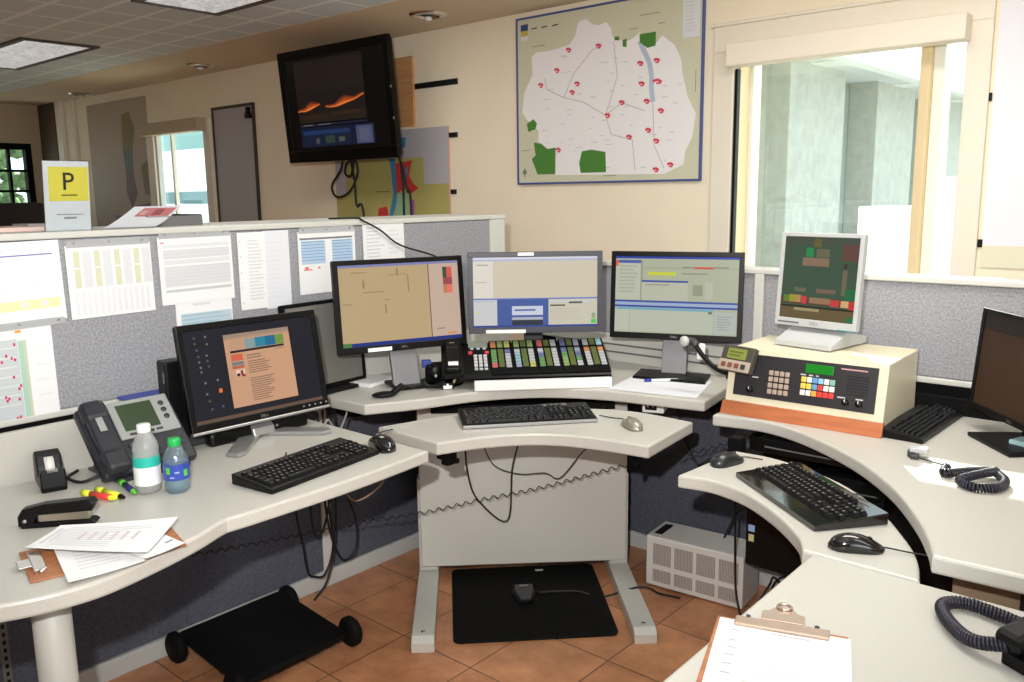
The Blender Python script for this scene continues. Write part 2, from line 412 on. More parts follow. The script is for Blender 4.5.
# ceiling lights
DIFF = None
def diffuser(s):
    m, nt, b = nodes_of('prismatic_diffuser')
    tc = nt.nodes.new('ShaderNodeTexCoord'); v = nt.nodes.new('ShaderNodeTexNoise'); v.inputs['Scale'].default_value = 45; v.inputs['Detail'].default_value = 3
    rp = nt.nodes.new('ShaderNodeValToRGB'); rp.color_ramp.elements[0].position = .35; rp.color_ramp.elements[1].position = .65
    rp.color_ramp.elements[0].color = (.28, .28, .29, 1); rp.color_ramp.elements[1].color = (.9, .9, .9, 1)
    nt.links.new(tc.outputs['Object'], v.inputs['Vector']); nt.links.new(v.outputs['Fac'], rp.inputs[0])
    b.inputs['Base Color'].default_value = (.6, .6, .6, 1)
    nt.links.new(rp.outputs[0], b.inputs['Emission Color']); b.inputs['Emission Strength'].default_value = s
    return m
DIFF = diffuser(0.6)
def troffer(x0, x1, y0, y1, label):
    t = thing('ceiling_light', label, 'ceiling light', ((x0 + x1) / 2, (y0 + y1) / 2, ZC), 0, 'recessed fluorescent ceiling lights')
    a, b = (x1 - x0) / 2, (y1 - y0) / 2; f = .04
    mb = MB(); dk = mat('shaded_light_frame', (70, 62, 54), .5)  # dark frame colour stands in for the shaded recess sides
    mb.box(-a, -b, -.012, a, -b + f, 0, dk, .002); mb.box(-a, b - f, -.012, a, b, 0, dk, .002)
    mb.box(-a, -b + f, -.012, -a + f, b - f, 0, dk, .002); mb.box(a - f, -b + f, -.012, a, b - f, 0, dk, .002); mb.build('frame', t)
    MB().box(-a + f, -b + f, -.008, a - f, b - f, -.003, DIFF).build('diffuser', t)
troffer(-6.88, -5.55, 2.05, 2.51, 'prismatic ceiling light above the magazines, wholly in view')
troffer(-4.17, -2.84, 2.05, 2.51, 'prismatic ceiling light cut by the top of the picture')
troffer(-9.3, -8.1, 2.3, 2.75, 'dark end of a ceiling light at the left edge of the picture')
for (x, y), lb in zip(((-3.402, 3.274), (-5.829, 3.337), (-8.108, 3.45)), ('round recessed downlight right of the wall television', 'round recessed downlight above the narrow grey board', 'small dim round downlight farthest along the soffit')):
    t = thing('downlight', lb, 'downlight', (x, y, ZC - .002), 0, 'recessed downlights in the soffit')
    MB().lathe([(.058, -.001), (.062, -.012), (.098, -.008), (.102, -.001)], CHROME, 28).build('trim_ring', t)
    MB().lathe([(.0, -.010), (.02, -.014), (.03, -.008), (.056, -.002), (.058, 0)], mat('downlight_reflector', (60, 50, 40), .3, metal=.6), 24).build('reflector', t)
    MB().ball((0, 0, -.02), .022, .022, .014, WHITE, 14, 8).build('bulb', t)

# ------------------------------------------------------------------ cubicle partitions
XP = -2.457; YP = 2.79
LED = 'white'
t = thing('cubicle_partition', 'long tall grey fabric partition on the left with papers pinned on it', 'partition', (XP, 1.2, 0))
y0, y1 = -1.9, 1.59   # local y
mb = MB(); mb.box(-.07, y0, .845, 0, 1.49, 1.315, FAB, .006); mb.build('upper_fabric_panel', t)
mb = MB(); mb.box(-.06, y0, .70, -.01, 1.49, .826, BLKM, .003); mb.build('shaded_raceway_panel', t)  # blackened to stand in for the shaded gap under the fabric rail
mb = MB(); mb.box(-.065, y0, .062, -.004, .56, .70, FABD, .004); mb.box(-.065, .60, .062, -.004, 1.5, .70, FABD, .004); mb.build('lower_fabric_panel', t)
MB().box(-.075, y0, .826, .004, 1.49, .845, RAIL, .004).build('fabric_rail', t)
MB().box(-.075, y0, 0, .008, 1.5, .062, KICK, .004).build('kick_rail', t)
MB().box(-.34, y0, 1.316, .008, 1.585, 1.335, RAIL, .004).build('top_ledge', t)
mb = MB(); mb.box(-.075, 1.49, 0, .004, 1.585, 1.316, RAIL, .004); mb.build('end_post', t)
MB().box(-.07, .56, .062, .002, .60, .70, RAIL, .003).build('joint_post', t)

t = thing('cubicle_partition', 'low grey fabric partition under the sunny window', 'partition', (-1.2, YP, 0))
mb = MB(); mb.box(-1.15, 0, .845, -.095, .07, 1.135, FAB, .006); mb.box(-.062, 0, .845, 1.3, .07, 1.135, FAB, .006); mb.build('upper_fabric_panel', t)
mb = MB(); mb.box(-1.15, .004, .062, 1.3, .065, .70, FABD, .004); mb.build('lower_fabric_panel', t)
MB().box(-1.15, .01, .70, 1.3, .06, .826, BLKM, .003).build('shaded_raceway_panel', t)  # black colour paints the dark gap below this rail too
MB().box(-1.15, -.004, .826, 1.3, .075, .845, RAIL, .004).build('fabric_rail', t)
MB().box(-1.15, -.008, 0, 1.3, .075, .062, KICK, .004).build('kick_rail', t)
MB().box(-1.15, -.010, 1.136, 1.3, .080, 1.155, RAIL, .004).build('top_cap', t)
MB().box(-.095, -.012, .845, -.062, .072, 1.136, RAIL, .003).build('joint_post', t)

# ------------------------------------------------------------------ desks
def smooth_poly(pts, sharp, res=5):
    """closed outline: spline through runs of points between sharp corners"""
    n = len(pts); idx = [i for i in range(n) if i in sharp]; out = []
    for a, b in zip(idx, idx[1:] + [idx[0] + n]):
        run = [Vector((*pts[i % n], 0)) for i in range(a, b + 1)]
        sp = catmull(run, res) if len(run) > 2 else run
        out += [(p.x, p.y) for p in sp[:-1]]
    return out
# left desk
t = thing('side_desk', 'pale laminate desk with a rounded end along the left partition', 'desk', (-1.9, .9, 0))
o = Vector((-1.9, .9))
P = [(-2.235, 1.535), (-2.235, -.15), (-1.95, -.15), (-1.70, .20), (-1.595, .40), (-1.552, .49), (-1.534, .56), (-1.532, .62), (-1.549, .706), (-1.573, .79), (-1.594, .847), (-1.612, .885), (-1.624, .915), (-1.62, 1.0), (-1.62, 1.25), (-1.643, 1.535)]
P = [(a - o.x, b - o.y) for a, b in P]
MB().prism(smooth_poly(P, {0, 1, 2, 12, 15}), .698, .733, LAM, .006).build('worktop', t)
mb = MB(); mb.box(-.36, -1.05, .66, -.342, .635, .862, LAMEDGE, .003); mb.box(-.50, -1.0, .69, -.36, .60, .705, BLKM); mb.build('back_panel', t)
mb = MB(); mb.cyl((.255, -.345, 0), .034, .69, METALW, 32, bev=.004); mb.cyl((.255, -.345, .685), .06, .012, METALW, 28); mb.build('leg', t)
mb = MB(); mb.box(-.34, .45, .55, -.30, .62, .698, BLKM, .004); mb.box(-.34, .45, .67, .15, .49, .698, BLKM, .004); mb.build('bracket', t)
# slotted wall strip on the partition under the left desk
mb = MB(); mb.box(0, -.012, .10, .012, .012, .69, MGREY, .002)
for k in range(24): mb.box(.0115, -.004, .12 + k * .023, .0128, .004, .132 + k * .023, BLK)
tag(mb.build('slotted_strip', None, (XP + .002, .70, 0)), 'slotted grey metal strip on the partition beneath the left desk', 'bracket strip')

# centre sit-stand corner workstation (both surfaces, frame, panel, feet)
cw = thing('corner_workstation', 'pale curved two level corner workstation in the middle holding three monitors', 'desk', (-1.95, 2.3, 0))
o = Vector((-1.95, 2.3))
P = [(-2.44, 2.775), (-2.44, 1.665), (-2.085, 1.678), (-2.0, 1.84), (-1.92, 2.04), (-1.79, 2.205), (-1.61, 2.305), (-1.435, 2.345), (-1.262, 2.38), (-1.305, 2.655), (-1.31, 2.775)]
P = [(a - o.x, b - o.y) for a, b in P]
MB().prism(smooth_poly(P, {0, 1, 2, 8, 9, 10}), .729, .765, LAM, .006).build('monitor_surface', cw)
P = [(-1.975, 1.641), (-1.707, 1.629), (-1.653, 1.753), (-1.581, 1.85), (-1.49, 1.918), (-1.366, 1.958), (-1.219, 1.98), (-1.251, 2.285), (-1.442, 2.286), (-1.583, 2.234), (-1.752, 2.095), (-1.893, 1.90)]
P = [(a - o.x, b - o.y) for a, b in P]
MB().prism(smooth_poly(P, {0, 1, 6, 7}), .682, .72, LAM, .006).build('keyboard_surface', cw)
d45 = Vector((.7193, .6947, 0)); n45 = Vector((.6947, -.7193, 0))
pc = Vector((-1.918, 2.262, 0)) - Vector((-1.95, 2.3, 0))
ang = math.degrees(math.atan2(d45.y, d45.x)); MP = Matrix.Translation(pc) @ Matrix.Rotation(R(ang), 4, 'Z')   # local x along panel, -y out
MB().box(-.379, 0, .07, .379, .02, .67, METALW, .003, MP).build('modesty_panel', cw)
for sx in (-1, 1):
    mb = MB(); x = sx * .355
    mb.prism([(-.475, 0), (.12, 0), (.12, .045), (-.45, .045), (-.475, .03)], x - .037, x + .037, METALW, .004, MP, 'x')
    mb.cyl((x, -.43, .0452), .007, .003, CHROME, 12, M=MP); mb.build('foot', cw)
    mb = MB(); mb.box(x - .035, .024, .045, x + .035, .085, .40, METALW, .004, MP); mb.box(x - .028, .03, .40, x + .028, .08, .69, METALW, .003, MP); mb.build('column', cw)
mb = MB(); mb.box(-.33, -.02, .655, .33, .10, .683, BLKM, .003, MP); mb.build('crossbar', cw)
mb = MB()
mb.box(-1.745 - o.x, 1.68 - o.y, .635, -1.715 - o.x, 1.72 - o.y, .684, BLKM, .004); mb.box(-1.775 - o.x, 1.69 - o.y, .645, -1.69 - o.x, 1.705 - o.y, .66, BLKM, .003)
mb.build('tray_clamp', cw)
mb = MB(); mb.prism([(-1.30 - o.x, .684), (-1.36 - o.x, .684), (-1.345 - o.x, .60)], 2.10 - o.y, 2.125 - o.y, BLKM, .002, None, 'y'); mb.build('tray_bracket', cw)
mb = MB(); mb.box(-.45, .34, .66, .6, .46, .728, BLKM, .004); mb.box(-.45, -.5, .66, -.35, .34, .728, BLKM, .004); mb.build('cable_trough', cw)
mb = MB(); mb.box(-.20, .452, .765, .66, .472, .872, RAIL, .003)
for z in (.80, .83): mb.box(-.2, .4485, z, .66, .4525, z + .006, MGREY)
mb.box(-.475, -.55, .765, -.455, .45, .872, RAIL, .003); mb.build('back_panel', cw)

# right corner workstation
rw = thing('corner_workstation', 'pale curved two level corner workstation on the right carrying the radio console', 'desk', (-.6, 2.2, 0))
o = Vector((-.6, 2.2))
P = [(-1.225, 2.775), (-1.19, 2.30), (-1.046, 2.322), (-.905, 2.275), (-.72, 2.142), (-.573, 1.978), (-.474, 1.82), (-.416, 1.70), (-.389, 1.628), (.05, 1.655), (.05, 2.775)]
P = [(a - o.x, b - o.y) for a, b in P]
MB().prism(smooth_poly(P, {0, 1, 8, 9, 10}), .714, .75, LAM, .006).build('monitor_surface', rw)
P = [(-1.06, 1.868), (-.972, 1.882), (-.866, 1.850), (-.756, 1.771), (-.667, 1.68), (-.627, 1.613), (-.403, 1.613), (-.43, 1.70), (-.476, 1.79), (-.579, 1.937), (-.72, 2.07), (-.905, 2.15), (-1.04, 2.152)]
P = [(a - o.x, b - o.y) for a, b in P]
MB().prism(smooth_poly(P, {0, 5, 6, 12}), .664, .70, LAM, .006).build('keyboard_surface', rw)
MB().box(-.385 + .6, 1.78 - 2.2, 0, .03 + .6, 1.80 - 2.2, .714, mat('tan_end_panel', (150, 130, 108), .6), .003).build('end_panel', rw)
mb = MB(); mb.box(-.50, .02, .64, -.46, .06, .714, BLKM, .003); mb.box(-.52, -.12, .64, -.42, .10, .664, BLKM, .003)
mb.build('tray_arm', rw); mb = MB(); mb.box(.02, -.50, .60, .10, .30, .664, BLKM, .004); mb.box(.07, .26, .60, .12, .55, .714, BLKM, .004); mb.build('tray_arm', rw); mb = MB(); mb.box(-.1, -.1, .62, -.02, .5, .664, BLKM); mb.box(-.10, .42, .62, -.02, .50, .714, BLKM, .003); mb.build('tray_arm', rw)
mb = MB(); mb.box(-.61, .535, .62, .6, .555, .8, BLKM); mb.box(.20, .50, .75, .56, .52, .862, RAIL, .003); mb.build('back_panel', rw)
mb = MB(); mb.box(.55, .3, 0, .62, .37, .714, METALW, .004); mb.build('leg', rw)
mb = MB(); mb.box(.24, .45, 0, .29, .50, .714, BLKM, .004); mb.build('leg', rw)

# near right desk
t = thing('side_desk', 'pale laminate desk nearest the camera with a brown clipboard on it', 'desk', (-.1, 1.1, 0))
MB().prism([(-.505, .508), (-.497, -.72), (.55, -.72), (.55, .508)], .664, .70, LAM, .006).build('worktop', t)
for x, y in ((-.40, -.62), (.45, -.62), (.45, .42)):
    MB().cyl((x, y, 0), .03, .664, METALW, 20).build('leg', t)
MB().box(-.2, .40, .35, .40, .42, .664, METALW, .003).build('modesty_panel', t)

# ------------------------------------------------------------------ monitors
DELL_C = mat('badge_grey', (150, 152, 156), .35, metal=.5)
def monitor(label, c, az, tilt, w, h, content, frame_mat, base_z, stand, bez=(.018, .018, .018, .022), depth=.05, group='flat screen monitors', badge=True, strip=None, lcd_base=None):
    """c centre of the screen face, az facing azimuth, tilt lean back; stand(parent, c_local) builds the foot"""
    t = thing('monitor', label, 'monitor', (c[0], c[1], base_z), az + 90, group)
    zc = c[2] - base_z
    M = Matrix.Translation((0, 0, zc)) @ Matrix.Rotation(R(-tilt), 4, 'X')
    l, r_, tp, bt = bez
    sw, sh_ = w - l - r_, h - tp - bt
    sx0 = -w / 2 + l; sz1 = h / 2 - tp
    mb = MB(); f = .014
    mb.box(-w / 2, 0, h / 2 - tp, w / 2, f, h / 2, frame_mat, .002, M); mb.box(-w / 2, 0, -h / 2, w / 2, f, -h / 2 + bt, frame_mat, .002, M)
    mb.box(-w / 2, 0, -h / 2 + bt - .001, -w / 2 + l, f, h / 2 - tp + .001, frame_mat, .001, M); mb.box(w / 2 - r_, 0, -h / 2 + bt - .001, w / 2, f, h / 2 - tp + .001, frame_mat, .001, M)
    if badge: mb.text('DELL', .011, DELL_C, 0, -h / 2 + bt * .48, -.0004, M)
    if strip: strip(mb, w, h, M)
    mb.build('bezel', t)
    mb = MB(); mb.box(-w / 2 + .002, f, -h / 2 + .002, w / 2 - .002, .028, h / 2 - .002, frame_mat if lcd_base else BLK, .004, M)
    mb.box(-w * .36, .026, -h * .36, w * .36, depth, h * .33, frame_mat if lcd_base else BLK, .01, M); mb.build('back_shell', t)
    mb = MB(); mb.box(sx0, .004, sz1 - sh_, sx0 + sw, .012, sz1, content[0], 0, M)
    mb.rects(sx0, sz1, sw, sh_, content[1], .004, .0004, M); mb.build('screen', t)
    stand(t, zc, h, w)
    return t
def stand_neck(base_poly, base_h, base_mat, neck_w, neck_mat, y=.07, lean=.0, hub=None):
    def f(t, zc, h, w):
        mb = MB(); mb.prism(base_poly, 0, base_h, base_mat, .003); mb.build('base', t)
        mb = MB(); top = zc - h * .1
        mb.prism([(y - .012 + lean, base_h), (y + .012 + lean, base_h), (y + .012, top), (y - .012, top)], -neck_w / 2, neck_w / 2, neck_mat, .003, None, 'x'); 
        mb.box(-neck_w * .4, .045, top - .06, neck_w * .4, y + .012, top, BLK, .004); mb.build('neck', t)
    return f

def lines(u0, v0, u1, v1, n, m, fill=.45, jit=.35):
    out = []; s = (v1 - v0) / n
    for i in range(n):
        out.append((u0, v0 + i * s, u0 + (u1 - u0) * (1 - random.random() * jit), v0 + i * s + s * fill, m))
    return out
E_ = emit
# left desk monitor: dark desktop with a web page
navy = E_((14, 16, 30), 1.0); page = E_((196, 150, 118), 1.0); tx = E_((134, 104, 86), 1.0)
cont = [(.285, .09, .80, .90, page), (.285, .09, .80, .125, E_((150, 128, 112))), (.285, .125, .80, .15, E_((170, 136, 112))), (.32, .16, .75, .28, E_((186, 146, 116))),
        (.44, .16, .52, .27, E_((128, 150, 150))), (.52, .16, .60, .27, E_((40, 124, 152))), (.60, .16, .68, .27, E_((20, 100, 140))), (.68, .16, .75, .27, E_((110, 140, 60))),
        (.32, .275, .745, .30, E_((20, 18, 22))), (.32, .315, .41, .39, E_((206, 96, 66))), (.32, .40, .41, .44, E_((110, 120, 118))), (.32, .445, .41, .475, E_((176, 92, 70))),
        (.34, .49, .41, .56, E_((230, 190, 170))), (.345, .53, .37, .56, E_((30, 22, 26))), (.375, .50, .395, .55, E_((120, 60, 50))), (.38, .545, .41, .57, E_((150, 30, 30)))]
cont += lines(.44, .34, .56, .40, 2, tx) + lines(.44, .41, .62, .56, 6, tx) + lines(.44, .60, .63, .87, 11, tx) + lines(.66, .315, .76, .33, 1, tx)
for (u, v) in ((.07, .07), (.15, .07), (.07, .13), (.155, .15), (.075, .20), (.08, .27), (.14, .27), (.08, .33), (.14, .33), (.085, .39), (.145, .39), (.085, .44), (.10, .56), (.19, .55), (.10, .68), (.11, .76), (.12, .85), (.20, .84)):
    cont.append((u, v, u + .014, v + .022, E_(random.choice([(110, 116, 130), (92, 86, 74), (120, 108, 92), (76, 92, 120)]))))
cont.append((.195, .655, .22, .70, E_((220, 110, 60)))); cont.append((0, .965, 1, 1, E_((96, 74, 60))))
def silverstrip(mb, w, h, M):
    mb.box(-w / 2, -.006, -h / 2 - .006, w / 2, .012, -h / 2 + .002, SILV, .002, M)
    for k in range(5): mb.cyl((w * .30 + k * .02, -.0005, -h / 2 + .012), .003, .001, SILV, 8, axis='y', M=M)
def stand_v(t, zc, h, w):
    mb = MB()
    for sx, L, wd in ((-1, .20, .05), (1, .19, .045)):
        a = R(38)
        ex, ey = sx * L * math.cos(a) * 1.0, -.02 - L * math.sin(a)
        p = [(-.0 * sx, .06), (sx * .05, .03), (ex + sx * .012, ey + .03), (ex, ey), (ex - sx * .03, ey + .005), (0, .0)]
        mb.prism(p, 0, .012, SILV, .003)
    mb.build('base', t)
    mb = MB(); mb.prism([(-.022, .010), (.075, .010), (.085, .05), (.075, zc), (.045, zc), (.03, .06), (-.015, .03)], -.035, .035, SILV, .004, None, 'x'); mb.build('neck', t)
    mb = MB(); mb.box(-.16, -.005, zc - h / 2 - .055, .16, .035, zc - h / 2 - .012, BLK, .012); mb.cyl((.05, -.0055, zc - h / 2 - .03), .004, .002, SILV, 10, axis='y'); mb.build('soundbar', t)
monitor('wide monitor on the left desk showing a dark desktop and tan web page', (-2.13, 1.33, .935), -2.2, 10.5, .44, .297, (navy, cont), BLK, .7335, stand_v, (.017, .017, .018, .022), strip=silverstrip, depth=.044)

# centre left monitor: tan map view
tan = E_((180, 156, 118)); pk = E_((190, 166, 148))
cont = [(0, 0, 1, .03, E_((120, 124, 170))), (.745, .03, 1, .955, pk), (.738, .03, .745, .955, E_((80, 66, 60))), (0, .955, 1, 1, E_((24, 44, 120))), (0, .95, .07, 1, E_((70, 120, 60))),
        (.865, .075, .90, .21, E_((50, 74, 54))), (.90, .075, .945, .21, E_((214, 84, 74))), (.865, .21, .945, .30, E_((150, 70, 76))), (.865, .30, .90, .41, E_((190, 120, 80))), (.90, .30, .945, .41, E_((222, 110, 96)))]
for r_ in ((.47, .06, .485, .15), (.40, .135, .56, .143), (.19, .19, .205, .29), (.19, .335, .36, .345), (.56, .15, .57, .36), (.36, .50, .372, .61), (.02, .47, .10, .48), (.10, .09, .22, .10), (.36, .44, .40, .45)):
    cont.append((*r_, E_((142, 122, 88))))
cont += [(.79, .85, .86, .865, E_((150, 126, 110))), (.88, .91, .96, .94, E_((200, 140, 100)))]
def label_strip(u0, u1):
    def f(mb, w, h, M): mb.box(-w / 2 + u0 * w, -.0015, -h / 2 + .003, -w / 2 + u1 * w, .001, -h / 2 + .016, WHITE, 0, M)
    return f
NECK = mat('brushed_neck', (124, 124, 128), .45, metal=.2)
base_oval = [(.12 * math.cos(2 * math.pi * k / 28), .20 + .075 * math.sin(2 * math.pi * k / 28)) for k in range(28)]
monitor('black monitor with a tan map screen, left of the centre monitor trio', (-2.185, 1.94, 1.053), -21.9, 6, .47, .315, (tan, cont), BLK, .7655,
        stand_neck([(-.05, -.07), (.055, -.07), (.055, .07), (-.05, .07)], .012, BLK, .095, NECK, .06, -.08), (.020, .018, .017, .024), strip=label_strip(.22, .40))
# centre monitor: cream window above blue window
cr_ = E_((200, 190, 168)); bl = E_((62, 86, 150)); lb = E_((176, 182, 196))
cont = [(0, 0, 1, .03, E_((206, 206, 214))), (0, .03, 1, .055, E_((170, 176, 204))), (0, .055, .16, .58, E_((214, 208, 196))), (.03, .10, .12, .115, E_((150, 146, 140))), (.02, .35, .11, .36, E_((170, 164, 160))),
        (0, .585, 1, .605, E_((96, 116, 190))), (.19, .60, .605, 1, bl), (0, .605, .19, .975, E_((196, 196, 196))), (.01, .62, .17, .64, lb), (.02, .77, .05, .80, E_((206, 204, 120))),
        (.31, .70, .56, .83, E_((196, 200, 214))), (.33, .745, .50, .77, E_((80, 100, 160))), (.31, .86, .56, .98, E_((168, 172, 184))), (.31, .90, .56, .975, E_((40, 44, 60))),
        (.605, .605, 1, .975, E_((196, 190, 172))), (.62, .63, .78, .65, E_((190, 200, 200))), (.62, .685, .74, .705, E_((60, 50, 50))), (.77, .645, .88, .67, E_((70, 70, 76))), (.88, .63, .94, .66, E_((190, 200, 200))),
        (.95, .90, .99, .96, E_((80, 190, 80))), (.955, .81, .985, .89, E_((140, 160, 130))), (0, .975, 1, 1, E_((44, 64, 140)))]
cont += lines(.62, .74, .9, .92, 5, E_((186, 180, 164)))
def c2strip(mb, w, h, M):
    mb.box(-.06, -.0015, h / 2 - .013, -.005, .001, h / 2 - .002, WHITE, 0, M); mb.box(-w / 2 + .06, -.002, -h / 2 + .001, -w / 2 + .20, .001, -h / 2 + .013, WHITE, 0, M)
monitor('grey framed monitor in the middle of the trio, above the key console', (-1.875, 2.285, 1.08), -47.5, 0, .47, .285, (cr_, cont), mat('monitor_grey', (58, 60, 70), .4), .7655,
        stand_neck(base_oval, .014, DGREY, .07, DGREY, .17), (.018, .018, .018, .022), badge=False, strip=c2strip)
# centre right monitor: pale green-grey windows
gg = E_((166, 170, 146)); g2 = E_((180, 182, 164))
cont = [(0, 0, 1, .03, E_((40, 60, 150))), (0, .05, .22, .09, E_((70, 90, 160))), (0, .09, .21, .57, g2), (.21, .05, .225, .57, E_((140, 142, 124))), (0, .05, .02, .13, E_((220, 90, 60))), (.22, .14, 1, .16, E_((156, 160, 138))),
        (.27, .20, .50, .245, E_((190, 196, 60))), (.55, .21, .76, .225, E_((130, 130, 116))), (.65, .13, .80, .155, E_((200, 70, 60))), (.55, .13, .65, .145, E_((130, 126, 110))), (.80, .125, .92, .14, E_((130, 126, 110))), (.22, .31, .60, .335, E_((56, 76, 150))),
        (.22, .335, .60, .57, E_((176, 178, 160))), (.25, .36, .45, .375, E_((140, 140, 130))), (.64, .36, .72, .50, E_((140, 144, 122))), (.74, .32, .80, .54, E_((176, 178, 160))), (0, .575, 1, .60, E_((56, 76, 150))), (0, .60, 1, .64, E_((150, 166, 190))),
        (0, .64, 1, .665, E_((52, 70, 150))), (.02, .67, .81, .70, E_((110, 160, 180))), (0, .70, .12, .985, g2), (.13, .70, .81, .985, E_((176, 180, 162))), (.82, .70, .99, .985, E_((170, 176, 168))), (.77, .70, .80, .73, E_((100, 106, 100)))]
cont += lines(.03, .12, .19, .5, 8, E_((160, 164, 146))) + lines(.84, .75, .96, .95, 6, E_((150, 156, 150)))
monitor('black monitor with pale green windows, nearest the gooseneck microphone', (-1.535, 2.654, 1.055), -69.7, 4.6, .47, .315, (gg, cont), BLK, .7655,
        stand_neck([(-.13, -.09), (.13, -.12), (.13, .02), (-.13, .05)], .010, BLK, .09, NECK, .055, -.045), (.017, .017, .018, .022))
# switched-off monitor behind, at the left
def stand_plain(t, zc, h, w):
    MB().box(-.05, -.055, 0, .09, .044, .012, BLK, .003).build('base', t)
    MB().box(-.035, .030, .012, .035, .044, zc, BLK, .004).build('neck', t)
m_ = monitor('switched off dark grey monitor beside the left partition, between two lit monitors', (-2.345, 1.735, .925), 4, 3, .34, .30, (mat('dead_screen', (118, 116, 110), .5), []), BLKM, .7655, stand_plain, (.012, .012, .012, .014), depth=.045, badge=False)
# silver LCD on the radio console
green = E_((60, 82, 64), .9); cont = [(0, 0, 1, .10, E_((66, 74, 62))), (.30, .13, .40, .24, E_((30, 130, 70))), (.40, .02, .50, .12, E_((96, 86, 50))), (.44, .14, .62, .24, E_((96, 96, 72))), (.26, .25, .62, .35, E_((128, 104, 82))), (.78, .08, 1, .27, E_((92, 62, 54))),
        (.82, .30, .86, .36, E_((60, 40, 36))), (.81, .38, .87, .68, E_((104, 92, 76))), (.86, .60, 1, .74, E_((24, 100, 60))), (.18, .62, .34, .67, E_((96, 96, 76))), (.48, .62, .74, .67, E_((110, 90, 76))),
        (0, .735, 1, .82, E_((90, 60, 46))), (.04, .72, .12, .80, E_((90, 120, 40))), (.12, .71, .22, .80, E_((150, 140, 50))), (.22, .71, .28, .80, E_((170, 130, 90))), (.29, .72, .36, .81, E_((190, 60, 60))), (.40, .73, .68, .80, E_((140, 110, 80))),
        (.68, .74, .80, .82, E_((190, 56, 56))), (.82, .74, .92, .82, E_((200, 160, 110))), (.92, .74, 1, .84, E_((180, 50, 50))), (0, .84, 1, .86, E_((34, 24, 20))), (0, .86, 1, 1, E_((96, 82, 52))), (.20, .865, .54, .90, E_((150, 140, 100))), (.91, .93, .99, .99, E_((20, 110, 60)))]
def stand_lcd(t, zc, h, w):
    mb = MB(); mb.prism([(-.075, 0), (.14, 0), (.14, .02), (.03, .05), (-.075, .014)], -.095, .095, SILVP, .004, None, 'x'); mb.build('base', t)
    mb = MB(); mb.prism([(.02, .03), (.085, .03), (.07, zc - .03), (.035, zc - .03)], -.045, .045, SILVP, .006, None, 'x'); mb.build('neck', t)
def lcdstrip(mb, w, h, M):
    mb.box(-w / 2 + .012, -.0012, -h / 2 + .008, -w / 2 + .085, .001, -h / 2 + .013, MGREY, 0, M); mb.box(w / 2 - .06, -.0012, -h / 2 - .001, w / 2 + .0, .004, -h / 2 + .003, mat('teal_strip', (70, 130, 140), .4), 0, M)
    mb.text('DELL', .013, MGREY, 0, -h / 2 + .012, -.0006, M)
lm = monitor('small square silver monitor standing on top of the cream radio console', (-.99, 2.565, 1.148), -98.6, 4.9, .272, .29, (green, cont), SILVP, .9505, stand_lcd, (.013, .013, .013, .024), depth=.06, badge=False, strip=lcdstrip, lcd_base=True)
# right edge monitor
br = E_((54, 31, 13), 1.0)
cont = [(0, 0, 1, .16, E_((28, 20, 12))), (0, .155, 1, .17, E_((14, 10, 8))), (.5, .3, 1, .9, E_((56, 32, 14)))]
monitor('dark brown screened monitor cut off by the right edge of the picture', (-.427, 2.484, .95), -139.4, 4, .40, .285, (br, cont), BLK, .7505,
        stand_neck([(-.10, -.06), (.10, -.06), (.09, .09), (-.09, .09)], .012, BLK, .07, BLK, .06), (.013, .013, .012, .018))

